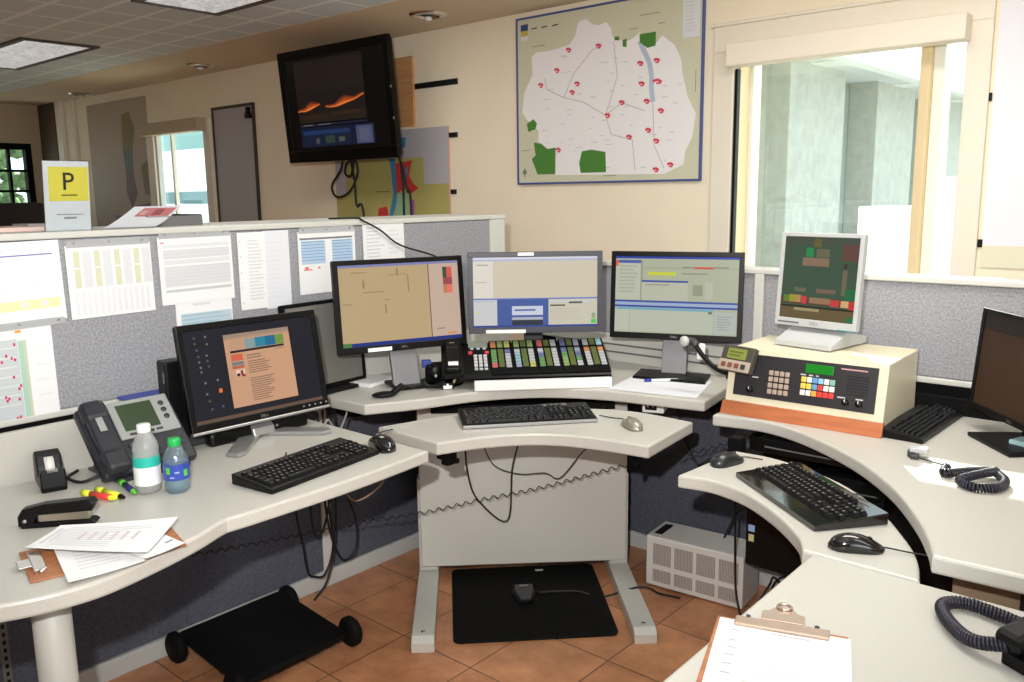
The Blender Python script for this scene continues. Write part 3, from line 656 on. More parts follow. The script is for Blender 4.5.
# ------------------------------------------------------------------ keyboards and mice
def keyboard(label, loc, rz, w, d, style='plain', group='keyboards', kz=.0):
    t = thing('keyboard', label, 'keyboard', loc, rz, group)
    mb = MB(); h0, h1 = .012, .026
    mb.prism([(-d / 2, 0), (d / 2, 0), (d / 2, h1), (-d / 2, h0)], -w / 2, w / 2, BLKG if style == 'gloss' else BLK, .003, None, 'x')
    mb.build('case', t)
    sl = math.degrees(math.atan2(h1 - h0, d))
    M = Matrix.Translation((0, -d / 2, h0)) @ Matrix.Rotation(R(sl), 4, 'X')
    mb = MB(); palm = .046 if style == 'gloss' else .012
    kd = (d - palm - .018) / 6.4; km = KEYB
    def key(x0, x1, y0_, y1_):
        g = .0012; hh = .0075; a = .0028
        mb.add([(x0 + g, y0_ + g, 0), (x1 - g, y0_ + g, 0), (x1 - g, y1_ - g, 0), (x0 + g, y1_ - g, 0), (x0 + g + a, y0_ + g + a, hh), (x1 - g - a, y0_ + g + a, hh), (x1 - g - a, y1_ - g - a * .6, hh), (x0 + g + a, y1_ - g - a * .6, hh)],
               [[4, 5, 6, 7], [0, 1, 5, 4], [1, 2, 6, 5], [2, 3, 7, 6], [3, 0, 4, 7]], km, False, M)
        if style != 'ridge' and random.random() < .8:
            cx, cy = x0 + (x1 - x0) * .35, (y0_ + y1_) / 2
            mb.add([(cx - .0022, cy - .002, hh + .0003), (cx + .0022, cy - .002, hh + .0003), (cx + .0022, cy + .0025, hh + .0003), (cx - .0022, cy + .0025, hh + .0003)], [[0, 1, 2, 3]], KEYL, False, M)
    ux = (w - .02) / 22.6; X0 = -w / 2 + .01
    rows = [([1.25, 1.25, 1.25, 6.0, 1.25, 1.25, 1.25, 1.5], [1, 1, 1], [2, 1]), ([2.25] + [1] * 10 + [2.75], [0, 1, 0], [1, 1, 1, 1]), ([1.75] + [1] * 11 + [2.25], [0, 0, 0], [1, 1, 1]),
            ([1.5] + [1] * 12 + [1.5], [1, 1, 1], [1, 1, 1, 1]), ([1] * 13 + [2], [1, 1, 1], [1, 1, 1, 1]), ([1, -1, 1, 1, 1, 1, -.5, 1, 1, 1, 1, -.5, 1, 1, 1, 1], [1, 1, 1], [])]
    for i, (a, b, c) in enumerate(rows):
        y0_ = palm + i * kd + (.3 * kd if i == 5 else 0); y1_ = y0_ + kd
        for grp, xs in ((a, 0), (b, 15.3), (c, 18.6)):
            x = X0 + xs * ux
            for k in grp:
                ww = abs(k) * ux if k else ux
                if k > 0: key(x, x + ww, y0_, y1_)
                x += ww
    mb.build('keys', t)
    if style == 'gloss': MB().box(w / 2 - .085, d - .016, .0, w / 2 - .05, d - .012, .0012, KEYL, 0, M).build('logo_mark', t)
    if style == 'silver':
        MB().box(-w / 2, -d / 2 - .004, .001, w / 2, -d / 2 + .004, .011, SILV, .002).build('front_trim', t)
        MB().box(.06, d - .024, .0, .14, d - .008, .004, MGREY, .001, M).build('media_buttons', t)
    mb = MB(); mb.tube([(0, d / 2 - .002, .012), (.01, d / 2 + .03, .006), (.05, d / 2 + .07, .005)], .0022, CABLE, 6); mb.build('cord', t)
    return t
keyboard('black keyboard on the left desk in front of the dark desktop monitor', (-1.768, 1.236, .734), 97.5, .372, .142)
keyboard('black keyboard with a silver front edge on the centre tray', (-1.672, 1.990, .7205), 50, .42, .155, 'silver')
keyboard('glossy black keyboard with a palm rest on the right tray', (-.738, 1.902, .7005), -37.5, .375, .175, 'gloss')
kb = keyboard('black keyboard squeezed between the radio console and the right edge monitor', (-.660, 2.57, .7505), 88.5, .42, .115, 'ridge')

def mouse(label, loc, rz, m1, m2, cord, s=1.0):
    t = thing('computer_mouse', label, 'mouse', loc, rz, 'computer mice')
    prof = lambda u: (1 - abs(u) ** 2.6) ** .5 if abs(u) < 1 else 0
    vs = []; fs = []; nu, nv = 17, 13; L, Wd, Hh = .056 * s, .031 * s, .036 * s
    for i in range(nu):
        u = -1 + 2 * i / (nu - 1); wl = Wd * (prof(u) * (1 - .12 * math.cos(u * 2))) ; hl = Hh * prof(u * .98) * (.82 - .22 * u + .10 * math.cos(u * 3))
        for j in range(nv):
            a = math.pi * j / (nv - 1)
            vs.append((wl * math.cos(a) * (1 - .08 * (1 - math.sin(a))), L * u, max(0, hl * math.sin(a) ** .75)))
    for i in range(nu - 1):
        for j in range(nv - 1):
            fs.append([i * nv + j, i * nv + j + 1, (i + 1) * nv + j + 1, (i + 1) * nv + j])
    fs.append([i * nv for i in range(nu)] + [i * nv + nv - 1 for i in reversed(range(nu))])
    MB().add(vs, fs, m1, True).build('shell', t)
    MB().tube([(0, L * u, Hh * prof(u * .98) * (.82 - .22 * u + .10 * math.cos(u * 3)) - .0001) for u in (.0, .15, .3, .45, .6, .75, .88)], .0008, BLKM, 6).build('button_seam', t)
    MB().cyl((-.003, .024 * s, .0215 * s), .0075 * s, .006, m2, 14, axis='x').build('scroll_wheel', t)
    mb = MB(); mb.tube(cord, .0017, CABLE, 6); mb.build('cord', t)
    return t
MOUSEG = mat('mouse_charcoal', (34, 36, 40), .28)
mouse('black and silver mouse at the right end of the left desk', (-1.765, 1.475, .7335), 70, BLKG, SILV, [(0, .05, .008), (0, .064, .006), (.005, .09, .004), (.04, .13, .003), (.09, .15, .003)], 1.15)
mouse('silver mouse on the centre keyboard tray', (-1.362, 2.115, .7205), 55, mat('mouse_silver', (150, 144, 134), .3, metal=.4), DGREY, [(0, .05, .008), (0, .064, .006), (.0, .08, .006), (-.02, .11, .003), (-.05, .15, .003)], .95)
mouse('charcoal mouse at the left tip of the right tray', (-1.005, 2.03, .7005), -15, MOUSEG, DGREY, [(0, .05, .008), (0, .064, .006), (.0, .075, .004), (.04, .095, .003)], 1.0)
mouse('shiny black mouse at the front of the right tray', (-.545, 1.685, .7005), -62, BLKG, BLK, [(0, .048, .008), (0, .062, .007), (.01, .10, .005), (.03, .15, .006), (.0, .19, -.02)], .98)

# ------------------------------------------------------------------ multi-line phone console
t = thing('telephone_console', 'black multi line telephone console with colourful key strips below the middle monitor', 'telephone', (-1.852, 2.278, .7655), 46)
# local x along the console, -y to the operator
W0, W1_ = -.345, .238; sl = 25; L = .20
MF = Matrix.Translation((0, -.088, .0525)) @ Matrix.Rotation(R(sl), 4, 'X')     # face frame: x, y up the slope
mb = MB(); mb.prism([(-.09, .028), (.10, .028), (.10, .122), (.085, .130), (-.085, .05), (-.095, .04)], W0 + .07, W1_, BLK, .003, None, 'x')
mb.prism([(-.08, 0), (.09, 0), (.09, .03), (-.08, .03)], W0 + .12, W1_ - .04, BLK, .002, None, 'x'); mb.build('body', t)
mb = MB(); x0 = W0 + .015
mb.box(W0, -.004, -.015, W0 + .075, .195, .006, BLK, .006, MF); mb.build('cradle', t)
mb = MB(); hs = [(0, .005, .02), (0, .05, .028), (0, .10, .030), (0, .15, .028), (0, .19, .02)]
mb.box(x0, .012, .010, x0 + .048, .165, .024, BLK, .006, MF, 3); mb.box(x0 - .003, .0, .006, x0 + .051, .055, .028, BLK, .009, MF, 3); mb.box(x0 - .003, .125, .006, x0 + .051, .176, .028, BLK, .009, MF, 3)
mb.box(x0 + .008, .018, .028, x0 + .042, .040, .0285, WHITE, 0, MF); mb.box(x0 + .014, .15, .028, x0 + .032, .155, .0285, MGREY, 0, MF); mb.build('handset', t)
def face(mb, u0, v0, u1, v1, m, hgt=.003, bev=.0): mb.box(u0, v0, -.002, u1, v1, hgt, m, bev, MF)
OL = mat('olive_keys', (92, 104, 54), .5); KW = mat('grey_key_label', (196, 198, 200), .6)
xa = W0 + .097
mb = MB(); face(mb, xa, .16, xa + .068, .192, mat('phone_display', (150, 160, 146), .35), .004); mb.build('display', t)
mb = MB()
for i in range(4):
    for j in range(3): face(mb, xa + .016 + j * .017, .042 + i * .0185, xa + .028 + j * .017, .054 + i * .0185, KW, .005, .001)
for j in range(3): face(mb, xa + .016 + j * .017, .026, xa + .028 + j * .017, .031, KW, .004)
for j in range(3): face(mb, xa + .006 + j * .022, .148, xa + .018 + j * .022, .152, KW, .004)
face(mb, xa - .002, .118, xa + .012, .130, mat('red_key', (214, 66, 78), .5), .005, .001); face(mb, xa + .056, .118, xa + .070, .130, MATS['red_key'], .005, .001); mb.build('keypad', t)
cols = {'r': (196, 96, 98), 'g': (96, 146, 88), 'o': (200, 130, 82), 'y': (186, 184, 98), 'b': (96, 108, 152), 'c': (134, 172, 182), 'w': (178, 180, 184), 'p': (150, 156, 184), 'l': (136, 160, 100)}
mods = [(W0 + .170, ('o', 'l', 'y'), ('gggr', '-', 'bwww')), (W0 + .253, ('l', '-', 'l'), ('wccp', '-', 'wwwy')), (W0 + .336, ('r', '-', 'w'), ('wbgg', '-', 'wwww')), (W0 + .419, ('b', '-', 'p'), ('bgll', '-', 'pbgw')), (W0 + .502, ('w', '-', 'c'), ('owww', '-', 'owww'))]
for mx, upc, loc_ in mods:
    mb = MB()
    face(mb, mx, -.003, mx + .080, .197, BLKM, .001, .001)
    for j in range(3):
        a = mx + .005 + j * .0245; b = a + .0185
        if upc[j] == '-':
            for q in range(4): face(mb, a, .155 + q * .009, b, .162 + q * .009, OL, .004)
        else:
            for q in range(2): face(mb, a, .153 + q * .019, b, .171 + q * .019, mat('strip_' + upc[j] + str(q), [min(255, v * (1 - .12 * q)) for v in cols[upc[j]]], .6), .003)
        if loc_[j] == '-':
            for q in range(10): face(mb, a, .036 + q * .0105, b, .044 + q * .0105, OL, .004)
        else:
            for q in range(12):
                cc = cols[loc_[j][3 - q // 3]]; k = 1 - .14 * (q % 2)
                face(mb, a, .034 + q * .0089, b, .042 + q * .0089, mat('strip_%s_%d' % (loc_[j][3 - q // 3], q % 2), [v * k for v in cc], .6), .003)
    mb.build('key_module', t)
mb = MB(); mb.coil([(W0 + .01, -.09, .03), (W0 - .04, -.07, .012), (W0 - .06, .02, .012), (W0 - .03, .10, .012)], .005, .0016, .006, CABLE, 5, 8); mb.build('cord', t)
tag(MB().box(-.245, -.12, 0, .225, -.098, .034, WHITE, .003).build('foam_strip', None, (-1.846, 2.284, .7655), (0, 0, R(46))), 'white strip lying along the front of the multi line telephone console', 'strip')
mb = MB(); mb.box(-.022, -.012, 0, .022, .012, .022, BLK, .003); mb.box(-.015, -.0125, .002, .015, -.0119, .014, WHITE); mb.box(-.004, -.0128, .012, .004, -.012, .02, WHITE)
tag(mb.build('label_block', None, (-2.035, 2.00, .7655), (0, 0, R(52))), 'tiny black block with a white mark at the left of the white strip', 'block')

# ------------------------------------------------------------------ things on the centre surface
t = thing('headset_cradle', 'black headset cradle on a round base left of the telephone console', 'headset cradle', (-2.115, 2.045, .7655), 50); t.scale = (.85, .85, .95)
mb = MB(); mb.lathe([(0, 0), (.095, 0), (.10, .004), (.095, .009), (.085, .010), (.08, .004), (0, .004)], BLK, 32); mb.build('base', t)
mb = MB(); mb.box(-.06, -.01, .005, .03, .05, .075, BLKM, .012); mb.box(.02, .0, .005, .07, .055, .085, BLKM, .012); mb.build('body', t)
mb = MB(); mb.cyl((-.02, -.03, .045), .026, .025, BLK, 20, axis='y', bev=.004); mb.cyl((.045, -.02, .05), .022, .025, BLK, 20, axis='y', bev=.004); mb.cyl((-.02, -.034, .035), .006, .005, SILVP, 12, axis='y'); mb.build('ear_cushion', t)
mb = MB(); mb.box(-.075, .0, .06, -.035, .03, .088, mat('royal_blue', (36, 56, 140), .4), .004); mb.build('blue_cover', t)
MB().tube([(.05, -.05, .01), (.06, -.05, .03), (.055, -.045, .05)], .005, mat('pale_yellow', (210, 200, 150), .5), 8).build('connector', t)
t = thing('earpiece', 'flat black earpiece with a short stem lying at the desk edge left of the console', 'earpiece', (-2.10, 1.80, .7655), 60)
mb = MB(); mb.ball((-.02, 0, .010), .042, .024, .010, BLK, 22, 10); mb.build('pad', t)
mb = MB(); mb.tube([(.01, .005, .012), (.03, .012, .022), (.045, .02, .03)], .011, BLK, 10); mb.build('stem', t)
mb = MB(); mb.tube([(.045, .02, .03), (.07, .04, .02), (.11, .07, .004), (.16, .09, .004)], .0025, CABLE, 6); mb.build('cord', t)
def booklet(name, label, cat, loc, rz, w, d, h, m, lst=(), group=None):
    t = MB(); t.box(-w / 2, -d / 2, 0, w / 2, d / 2, h, m, min(.001, h * .3))
    M = Matrix.Translation((0, 0, h)) @ Matrix.Rotation(R(-90), 4, 'X')
    t.rects(-w / 2, d / 2, w, d, lst, 0, .0003, Matrix.Translation((0, 0, h)) @ Matrix.Rotation(R(-90), 4, 'X'))
    return tag(t.build(name, None, loc, (0, 0, R(rz))), label, cat, group)
booklet('booklet', 'white booklet lying under the stand of the tan map monitor', 'booklet', (-2.325, 1.905, .7655), 12, .11, .15, .012, PAPER)
MB_ = MB(); sheet_m = PAPER2
def sheet(name, label, cat, corners, z, lst=(), m=PAPER, lift=0.0, group=None, curl=0.0, loc=None):
    """a sheet of paper as a thin slab following four world corners TL,TR,BR,BL"""
    c = sum((Vector(p) for p in corners), Vector((0, 0))) / 4; n = 8; mb = MB(); vs = []; fs = []
    TL, TR, BR, BL = [Vector(p) - c for p in corners]
    def P(u, v):
        p = (TL * (1 - u) + TR * u) * (1 - v) + (BL * (1 - u) + BR * u) * v
        return Vector((p.x, p.y, lift * u + curl * ((2 * u - 1) ** 2 * .5 + (2 * v - 1) ** 4 * .5)))
    th = .0007
    for k in (0, th):
        for j in range(n + 1):
            for i in range(n + 1): q = P(i / n, j / n); vs.append((q.x, q.y, q.z + k))
    S = (n + 1) ** 2
    for j in range(n):
        for i in range(n):
            a = j * (n + 1) + i; fs.append([S + a, S + a + n + 1, S + a + n + 2, S + a + 1]); fs.append([a, a + 1, a + n + 2, a + n + 1])
    for i in range(n):
        for a, b in ((i, i + 1), (n * (n + 1) + i + 1, n * (n + 1) + i), ((i + 1) * (n + 1), i * (n + 1)), (i * (n + 1) + n, (i + 1) * (n + 1) + n)): fs.append([a, S + a, S + b, b])
    mb.add(vs, fs, m)
    for (u0, v0, u1, v1, mm) in lst:
        k = max(1, int(abs(u1 - u0) * 8)); q = []
        for i in range(k):
            ua, ub = u0 + (u1 - u0) * i / k, u0 + (u1 - u0) * (i + 1) / k
            quad = [P(ua, v0), P(ub, v0), P(ub, v1), P(ua, v1)]
            mb.add([(p.x, p.y, p.z + th + .0005) for p in quad], [[0, 3, 2, 1]], mm)
    return tag(mb.build(name, None, (c.x, c.y, z)), label, cat, group)
sheet('paper_sheet', 'blank white sheet of paper under the pen in front of the right monitor', 'paper', [(-1.66, 2.63), (-1.38, 2.65), (-1.302, 2.398), (-1.60, 2.335)], .7655, m=PAPER2)
t = thing('pen', 'white and blue pen lying on the blank sheet by the monitor', 'pen', (-1.51, 2.545, .7668), 45)
mb = MB(); mb.tube([(-.045, 0, .005), (.05, 0, .005)], .005, WHITE, 10, spline=False); mb.build('barrel', t)
mb = MB(); mb.tube([(-.068, 0, .005), (-.045, 0, .005)], .0055, mat('pen_blue', (50, 56, 160), .4), 10, spline=False); mb.build('cap', t)
mb = MB(); mb.tube([(.05, 0, .005), (.056, 0, .005), (.062, 0, .005)], .0052, mat('pen_tip', (30, 30, 60), .4), 10, spline=False); mb.build('tip', t)
# gooseneck microphone, clipped to the console's left end
t = thing('gooseneck_microphone', 'black gooseneck microphone bending in front of the right monitor stand', 'microphone', (-1.235, 2.46, .7655))
mb = MB(); mb.box(.030, -.055, .075, .0545, -.010, .125, BLK, .003); mb.build('clamp', t)
mb = MB(); mb.tube([(.045, -.03, .10), (.02, -.027, .088), (-.03, -.012, .096), (-.075, -.01, .130), (-.105, -.01, .165)], .008, BLK, 10); mb.build('gooseneck', t)
mb = MB(); mb.tube([(-.10, -.01, .16), (-.112, -.012, .172), (-.128, -.03, .176)], .014, DGREY, 14); mb.build('capsule', t)
mb = MB(); mb.ball((-.130, -.034, .176), .017, .013, .017, SILVP, 16, 10); mb.build('grille', t)
mb = MB(); mb.box(-.030, .03, .105, .0, .034, .16, WHITE, .002); tag(mb.build('paper_tag', None, (-1.33, 2.47, .7655)), 'small white paper tag behind the microphone neck', 'paper tag'); 
# small pager-like display unit
t = thing('display_unit', 'small dark display unit with buttons perched at the left end of the radio console', 'display unit', (-1.138, 2.335, .7505), -12)
MD = Matrix.Translation((0, 0, .172)) @ Matrix.Rotation(R(-22), 4, 'X')
mb = MB(); mb.box(-.058, 0, -.038, .058, .022, .042, mat('unit_brown', (70, 66, 58), .5), .004, MD); mb.build('housing', t)
mb = MB(); mb.box(-.056, -.003, -.037, .056, .001, -.004, mat('unit_putty', (176, 160, 146), .5), .002, MD); mb.build('faceplate', t)
mb = MB(); mb.box(-.034, -.003, .0, .034, .001, .032, mat('lcd_olive', (128, 138, 66), .3), .001, MD)
mb.rects(-.03, .03, .06, .03, [(.05, .2, .9, .38, ink((96, 104, 48))), (.05, .55, .75, .72, ink((96, 104, 48)))], -.003, .0004, MD); mb.build('display', t)
mb = MB()
for k in range(4): mb.box(-.046 + k * .024, -.006, -.028, -.030 + k * .024, -.002, -.013, mat('unit_button', (120, 70, 60), .5) if k < 3 else DGREY, .002, MD)
mb.build('button', t)
mb = MB(); mb.box(.0, .016, .135, .03, .075, .155, BLK, .002); mb.build('bracket', t)

# outlet box under the centre surface
t = thing('outlet_box', 'small white power outlet box under the edge of the centre surface', 'outlet', (-1.485, 2.43, .728), 20)
MB().box(-.035, -.0, -.048, .04, .08, 0, WHITE, .004).build('housing', t)
mb = MB(); mb.box(-.024, -.003, -.038, .016, .001, -.010, BLK, .002); mb.build('socket_plate', t)
mb = MB(); mb.box(-.016, -.0045, -.027, -.012, -.002, -.018, WHITE); mb.box(.002, -.0045, -.027, .006, -.002, -.018, WHITE); mb.build('socket', t)

# ------------------------------------------------------------------ radio console
t = thing('radio_console', 'cream radio console with black keypad front and orange wooden lip', 'radio console', (-.948, 2.35, .7505), 1.5)
w2 = .233
mb = MB(); mb.prism([(.03, 0), (.335, 0), (.335, .196), (.045, .196), (.012, .038), (.012, 0)], -w2, w2, CREAM, .004, None, 'x'); mb.build('housing', t)
mb = MB(); mb.prism([(-.012, 0), (.014, 0), (.014, .038), (.004, .038)], -w2 - .004, w2 + .004, ORANGEW, .002, None, 'x'); mb.build('wooden_lip', t)
slope = math.degrees(math.atan2(.033, .158))
MC = Matrix.Translation((.012, .012, .044)) @ Matrix.Rotation(R(-slope), 4, 'X')      # local x, z up the face, -y out
mb = MB(); mb.box(-.220, -.0025, .014, .196, .002, .142, mat('console_black', (38, 36, 40), .45), .001, MC)
tiny = ink((190, 188, 184))
mb.rects(-.205, .14, .405, .128, [(.74, .07, .92, .10, ink((200, 150, 150))), (.10, .50, .15, .53, tiny), (.02, .04, .10, .08, tiny), (.735, .70, .79, .73, tiny), (.86, .70, .91, .73, tiny), (.46, .30, .50, .33, tiny), (.52, .30, .55, .33, tiny), (.57, .30, .59, .33, tiny)], -.0025, .0005, MC)
cpl = mb.build('control_panel', t)
mb = MB(); KP = mat('taupe_key', (172, 152, 138), .5)
for i in range(4):
    for j in range(4): mb.box(-.112 + j * .0165, -.008, .030 + i * .0185, -.099 + j * .0165, -.002, .0445 + i * .0185, KP, .002, MC)
mb.build('number_keypad', cpl)
mb = MB(); mb.box(-.006, -.004, .106, .074, -.001, .132, mat('green_display', (16, 132, 32), .3), .001, MC); 
mb.box(-.004, -.0045, .108, .072, -.0038, .130, emit((10, 140, 24), 1.0), 0, MC); mb.build('green_display', cpl)
cm = {'Y': (232, 200, 80), 'W': (226, 226, 220), 'B': (96, 150, 200), 'R': (220, 60, 52), 'O': (236, 160, 60), 'T': (130, 180, 160), 'C': (140, 190, 220)}
mb = MB()
for i, row in enumerate(('YWBCWT', 'YYBRWW', 'WWORRR')):
    for j, ch in enumerate(row):
        x = -.014 + j * .0165; z = .078 - i * .019
        mb.box(x, -.008, z, x + .0145, -.002, z + .016, mat('button_' + ch, cm[ch], .45), .002, MC)
mb.build('coloured_buttons', cpl)
for x, z in ((-.165, .035), (.118, .036), (.155, .036)):
    mb = MB(); mb.cyl((x, -.018, z), .009, .016, BLK, 18, axis='y', M=MC, bev=.001); mb.box(x - .001, -.0188, z + .001, x + .001, -.018, z + .009, WHITE, 0, MC); mb.build('knob', cpl)
mb = MB()
for k in range(7):
    for q in range(9): mb.cyl((.118 + q * .0065, -.0034, .060 + k * .0085), .0018, .001, BLKM, 6, axis='y', M=MC)
mb.build('speaker_grille', cpl)

# ------------------------------------------------------------------ small things on the right surface
t = thing('cable_adapter', 'small silver cable adapter lying in the sunlight on the right surface', 'adapter', (-.585, 2.235, .7505), 10)
mb = MB(); mb.box(-.02, -.012, .012, .022, .018, .026, SILVP, .003); mb.build('plug', t)
mb = MB(); mb.box(-.024, -.012, 0, -.004, .010, .018, DGREY, .003); mb.box(-.016, -.028, 0, .004, -.004, .012, DGREY, .003); mb.build('socket', t)
MB().tube([(.0, -.024, .006), (.03, -.035, .004), (.075, -.055, .003)], .0018, CABLE, 6).build('cord', t)
mb = MB(); COILM = mat('navy_coil', (30, 29, 42), .35)
mb.coil([(-.055, .03, .011), (-.045, -.02, .011), (.0, .02, .014), (.045, .05, .016), (.03, .0, .02), (-.005, -.055, .012), (.03, -.085, .011), (.07, -.06, .011), (.075, .0, .011), (.05, .045, .013)], .0085, .0028, .0065, COILM, 5, 9)
tag(mb.build('coiled_cord', None, (-.445, 2.13, .7505)), 'coiled dark cord lying loose in the sunlit patch of the right surface', 'cord')
tag(MB().box(-.045, -.03, 0, .045, .03, .022, mat('pale_blue_card', (164, 200, 204), .6), .001).build('note_pad', None, (-.375, 2.478, .7505), (0, 0, R(-20))), 'pale blue note pad at the foot of the right edge monitor', 'note pad')

# ------------------------------------------------------------------ near right desk items
t = thing('clipboard', 'brown clipboard with a steel clip on the near right desk', 'clipboard', (-.528, 1.285, .7005), 19)
MB().box(-.105, -.33, 0, .103, 0, .004, CARD, .001).build('board', t)
mb = MB(); mb.box(-.075, -.028, .004, .075, .0, .011, mat('clip_steel', (196, 172, 156), .25, metal=.8), .002)
pts = [(-.034, .0), (-.034, .028), (-.022, .036), (-.012, .052), (.012, .052), (.022, .036), (.034, .028), (.034, .0)]
mb.prism(pts, .008, .012, MATS['clip_steel'], .001); mb.lathe([(.009, -.001), (.012, -.002), (.014, .001), (.012, .004), (.009, .003), (.009, -.001)], MATS['clip_steel'], 20, (0, .05, .012))
mb.build('clip', t)
mb = MB(); mb.cyl((-.055, .002, .004), .004, .008, DGREY, 10); mb.cyl((.055, .002, .004), .004, .008, DGREY, 10); mb.build('rivet', t)
gl = ink((168, 168, 168)); gl2 = ink((188, 182, 180))
lst = [(.32, .05, .62, .06, gl), (.42, .08, .7, .09, gl)] + [(.10, v, .17, v + .012, gl) for v in (.10, .20, .27, .34, .42, .50)] + [(.25, v, .25 + random.uniform(.2, .5), v + .006, gl2) for v in (.13, .2, .27, .34, .41, .48, .55)]
c_ = Vector((-.528, 1.285)); a_ = R(19); ux_ = Vector((math.cos(a_), math.sin(a_))); vy_ = Vector((-math.sin(a_), math.cos(a_)))
cn = lambda x, y: tuple(c_ + ux_ * x + vy_ * y)
sheet('paper_sheet', 'printed form held under the clip of the brown clipboard', 'paper', [cn(-.100, -.008), cn(.107, -.010), cn(.113, -.345), cn(-.094, -.343)], .705, lst)
t = thing('desk_telephone', 'dark telephone with a looped coil cord at the right edge of the near desk', 'telephone', (-.10, 1.44, .7005), -30)
mb = MB(); mb.prism([(-.10, 0), (.10, 0), (.10, .06), (-.10, .02)], -.09, .09, BLK, .004, None, 'x'); mb.build('body', t)
mb = MB(); mb.box(-.10, -.10, .045, -.05, .10, .075, BLK, .012, rotm('X', 11)); mb.build('handset', t)
mb = MB(); mb.coil([(-.075, -.10, .035), (-.13, -.115, .018), (-.20, -.09, .0125), (-.245, -.055, .0125), (-.235, -.015, .0125), (-.18, .005, .0125), (-.12, .02, .0125), (-.085, .06, .025)], .0085, .0032, .0062, COILM, 6, 10); mb.build('cord', t)

# ------------------------------------------------------------------ left desk items
t = thing('tape_dispenser', 'black tape dispenser at the back of the left desk', 'tape dispenser', (-2.165, .762, .7335), -14)
mb = MB(); mb.prism([(-.065, 0), (.065, 0), (.068, .012), (.062, .05), (.050, .052), (.034, .032), (.012, .030), (.004, .050), (-.006, .072), (-.032, .080), (-.055, .070), (-.067, .030)], -.028, .028, BLK, .004, None, 'y'); mb.build('body', t)
mb = MB(); mb.lathe([(.012, -.010), (.026, -.010), (.026, .010), (.012, .010), (.012, -.010)], mat('tape_white', (214, 212, 206), .4), 24, (.0, -.0, .044), 'y'); mb.build('tape_roll', t)
mb = MB(); mb.box(.050, -.012, .048, .066, .012, .054, CHROME, .001); mb.build('cutter', t)

t = thing('stapler', 'black desk stapler in front of the tape dispenser', 'stapler', (-1.875, .668, .7335), 49.8); t.scale = (.84, .84, .9)
mb = MB(); mb.prism([(-.085, 0), (.09, 0), (.095, .006), (.085, .012), (-.085, .012)], -.018, .018, BLK, .002, None, 'y'); mb.build('base', t)
mb = MB(); mb.box(-.045, -.012, .0125, .078, .012, .033, mat('stapler_steel', (176, 168, 152), .3, metal=.8), .002); mb.build('magazine', t)
mb = MB(); mb.prism([(-.092, .004), (-.06, .004), (-.045, .030), (.085, .033), (.094, .050), (.086, .062), (-.03, .056), (-.080, .046), (-.092, .028)], -.017, .017, BLK, .004, None, 'y'); mb.build('arm', t)
MB().cyl((-.075, -.019, .018), .005, .038, SILV, 12, axis='y').build('pivot', t)

def marker(label, x, y, rz, body, cap, tip, z=0.0):
    t = thing('marker_pen', label, 'marker', (x, y, .7335 + z), rz, 'markers by the telephone')
    MB().tube([(-.035, 0, .0075), (.03, 0, .0075)], .0075, body, 12, spline=False).build('barrel', t)
    MB().tube([(-.062, 0, .0075), (-.034, 0, .0075)], .0082, cap, 12, spline=False).build('cap', t)
    MB().lathe([(.007, 0), (.0045, .012), (.003, .018), (0, .02)], tip, 12, (.029, 0, .0075), 'x').build('tip', t)
YEL = mat('neon_yellow', (216, 226, 60), .35); REDM = mat('marker_red', (214, 64, 52), .35); NAV = mat('marker_navy', (40, 40, 100), .35); GRN = mat('neon_green', (96, 190, 60), .35)
marker('red marker with a yellow cap, nearest the camera of the markers', -1.962, .795, 16, REDM, YEL, YEL)
marker('yellow marker lying between the red and the navy markers', -1.955, .818, 8, YEL, YEL, BLK)
marker('navy marker with bright green ends next to the telephone', -1.965, .862, -8, NAV, GRN, GRN)
# bottles
CL1 = clear_plastic('clear_bottle', (236, 238, 238), .12, .28, (226, 226, 226)); CL2 = clear_plastic('blue_tint_bottle', (220, 234, 240), .14, .12, (200, 222, 232))
t = thing('water_bottle', 'taller frosted water bottle with a teal and white label and white cap', 'bottle', (-1.93, .893, .7335), 0, 'plastic water bottles'); t.scale = (.92, .92, .93)
MB().lathe([(0, .003), (.024, 0), (.031, .005), (.032, .03), (.032, .095), (.031, .103), (.0325, .112), (.030, .128), (.020, .148), (.0145, .155), (.0145, .163)], CL1, 32).build('body', t)
mb = MB(); mb.lathe([(.0328, .022), (.0330, .070)], mat('label_white', (232, 232, 234), .5), 32); mb.build('white_label', t)
mb = MB(); mb.lathe([(.0330, .070), (.0328, .096)], mat('label_teal', (40, 176, 160), .4), 32); mb.build('teal_label', t)
MB().lathe([(.0165, .157), (.0170, .160), (.0170, .174), (.0155, .177), (0, .177)], mat('cap_white', (226, 226, 222), .5), 24).build('cap', t)
t = thing('water_bottle', 'smaller clear water bottle with a blue label and green cap', 'bottle', (-1.875, .937, .7335), 0, 'plastic water bottles')
MB().lathe([(0, .004), (.022, 0), (.028, .006), (.029, .022), (.028, .030), (.029, .036), (.029, .070), (.027, .085), (.018, .106), (.0125, .113), (.0125, .119)], CL2, 32).build('body', t)
mb = MB(); mb.lathe([(.0297, .034), (.0297, .072)], mat('label_blue', (48, 70, 160), .4), 32); mb.build('label', t)
mb = MB()
for a0, z0, z1, m_ in ((-75, .050, .066, GRN), (-58, .040, .043, mat('label_pale', (170, 186, 226), .4)), (-35, .052, .055, mat('label_pale', (170, 186, 226), .4)), (5, .042, .058, GRN)):
    vs = []
    for k in range(5):
        a = R(a0 + k * 5)
        for z in (z0, z1): vs.append((.0302 * math.cos(a), .0302 * math.sin(a), z))
    mb.add(vs, [[2 * k, 2 * k + 2, 2 * k + 3, 2 * k + 1] for k in range(4)], m_)
mb.build('label_mark', t)
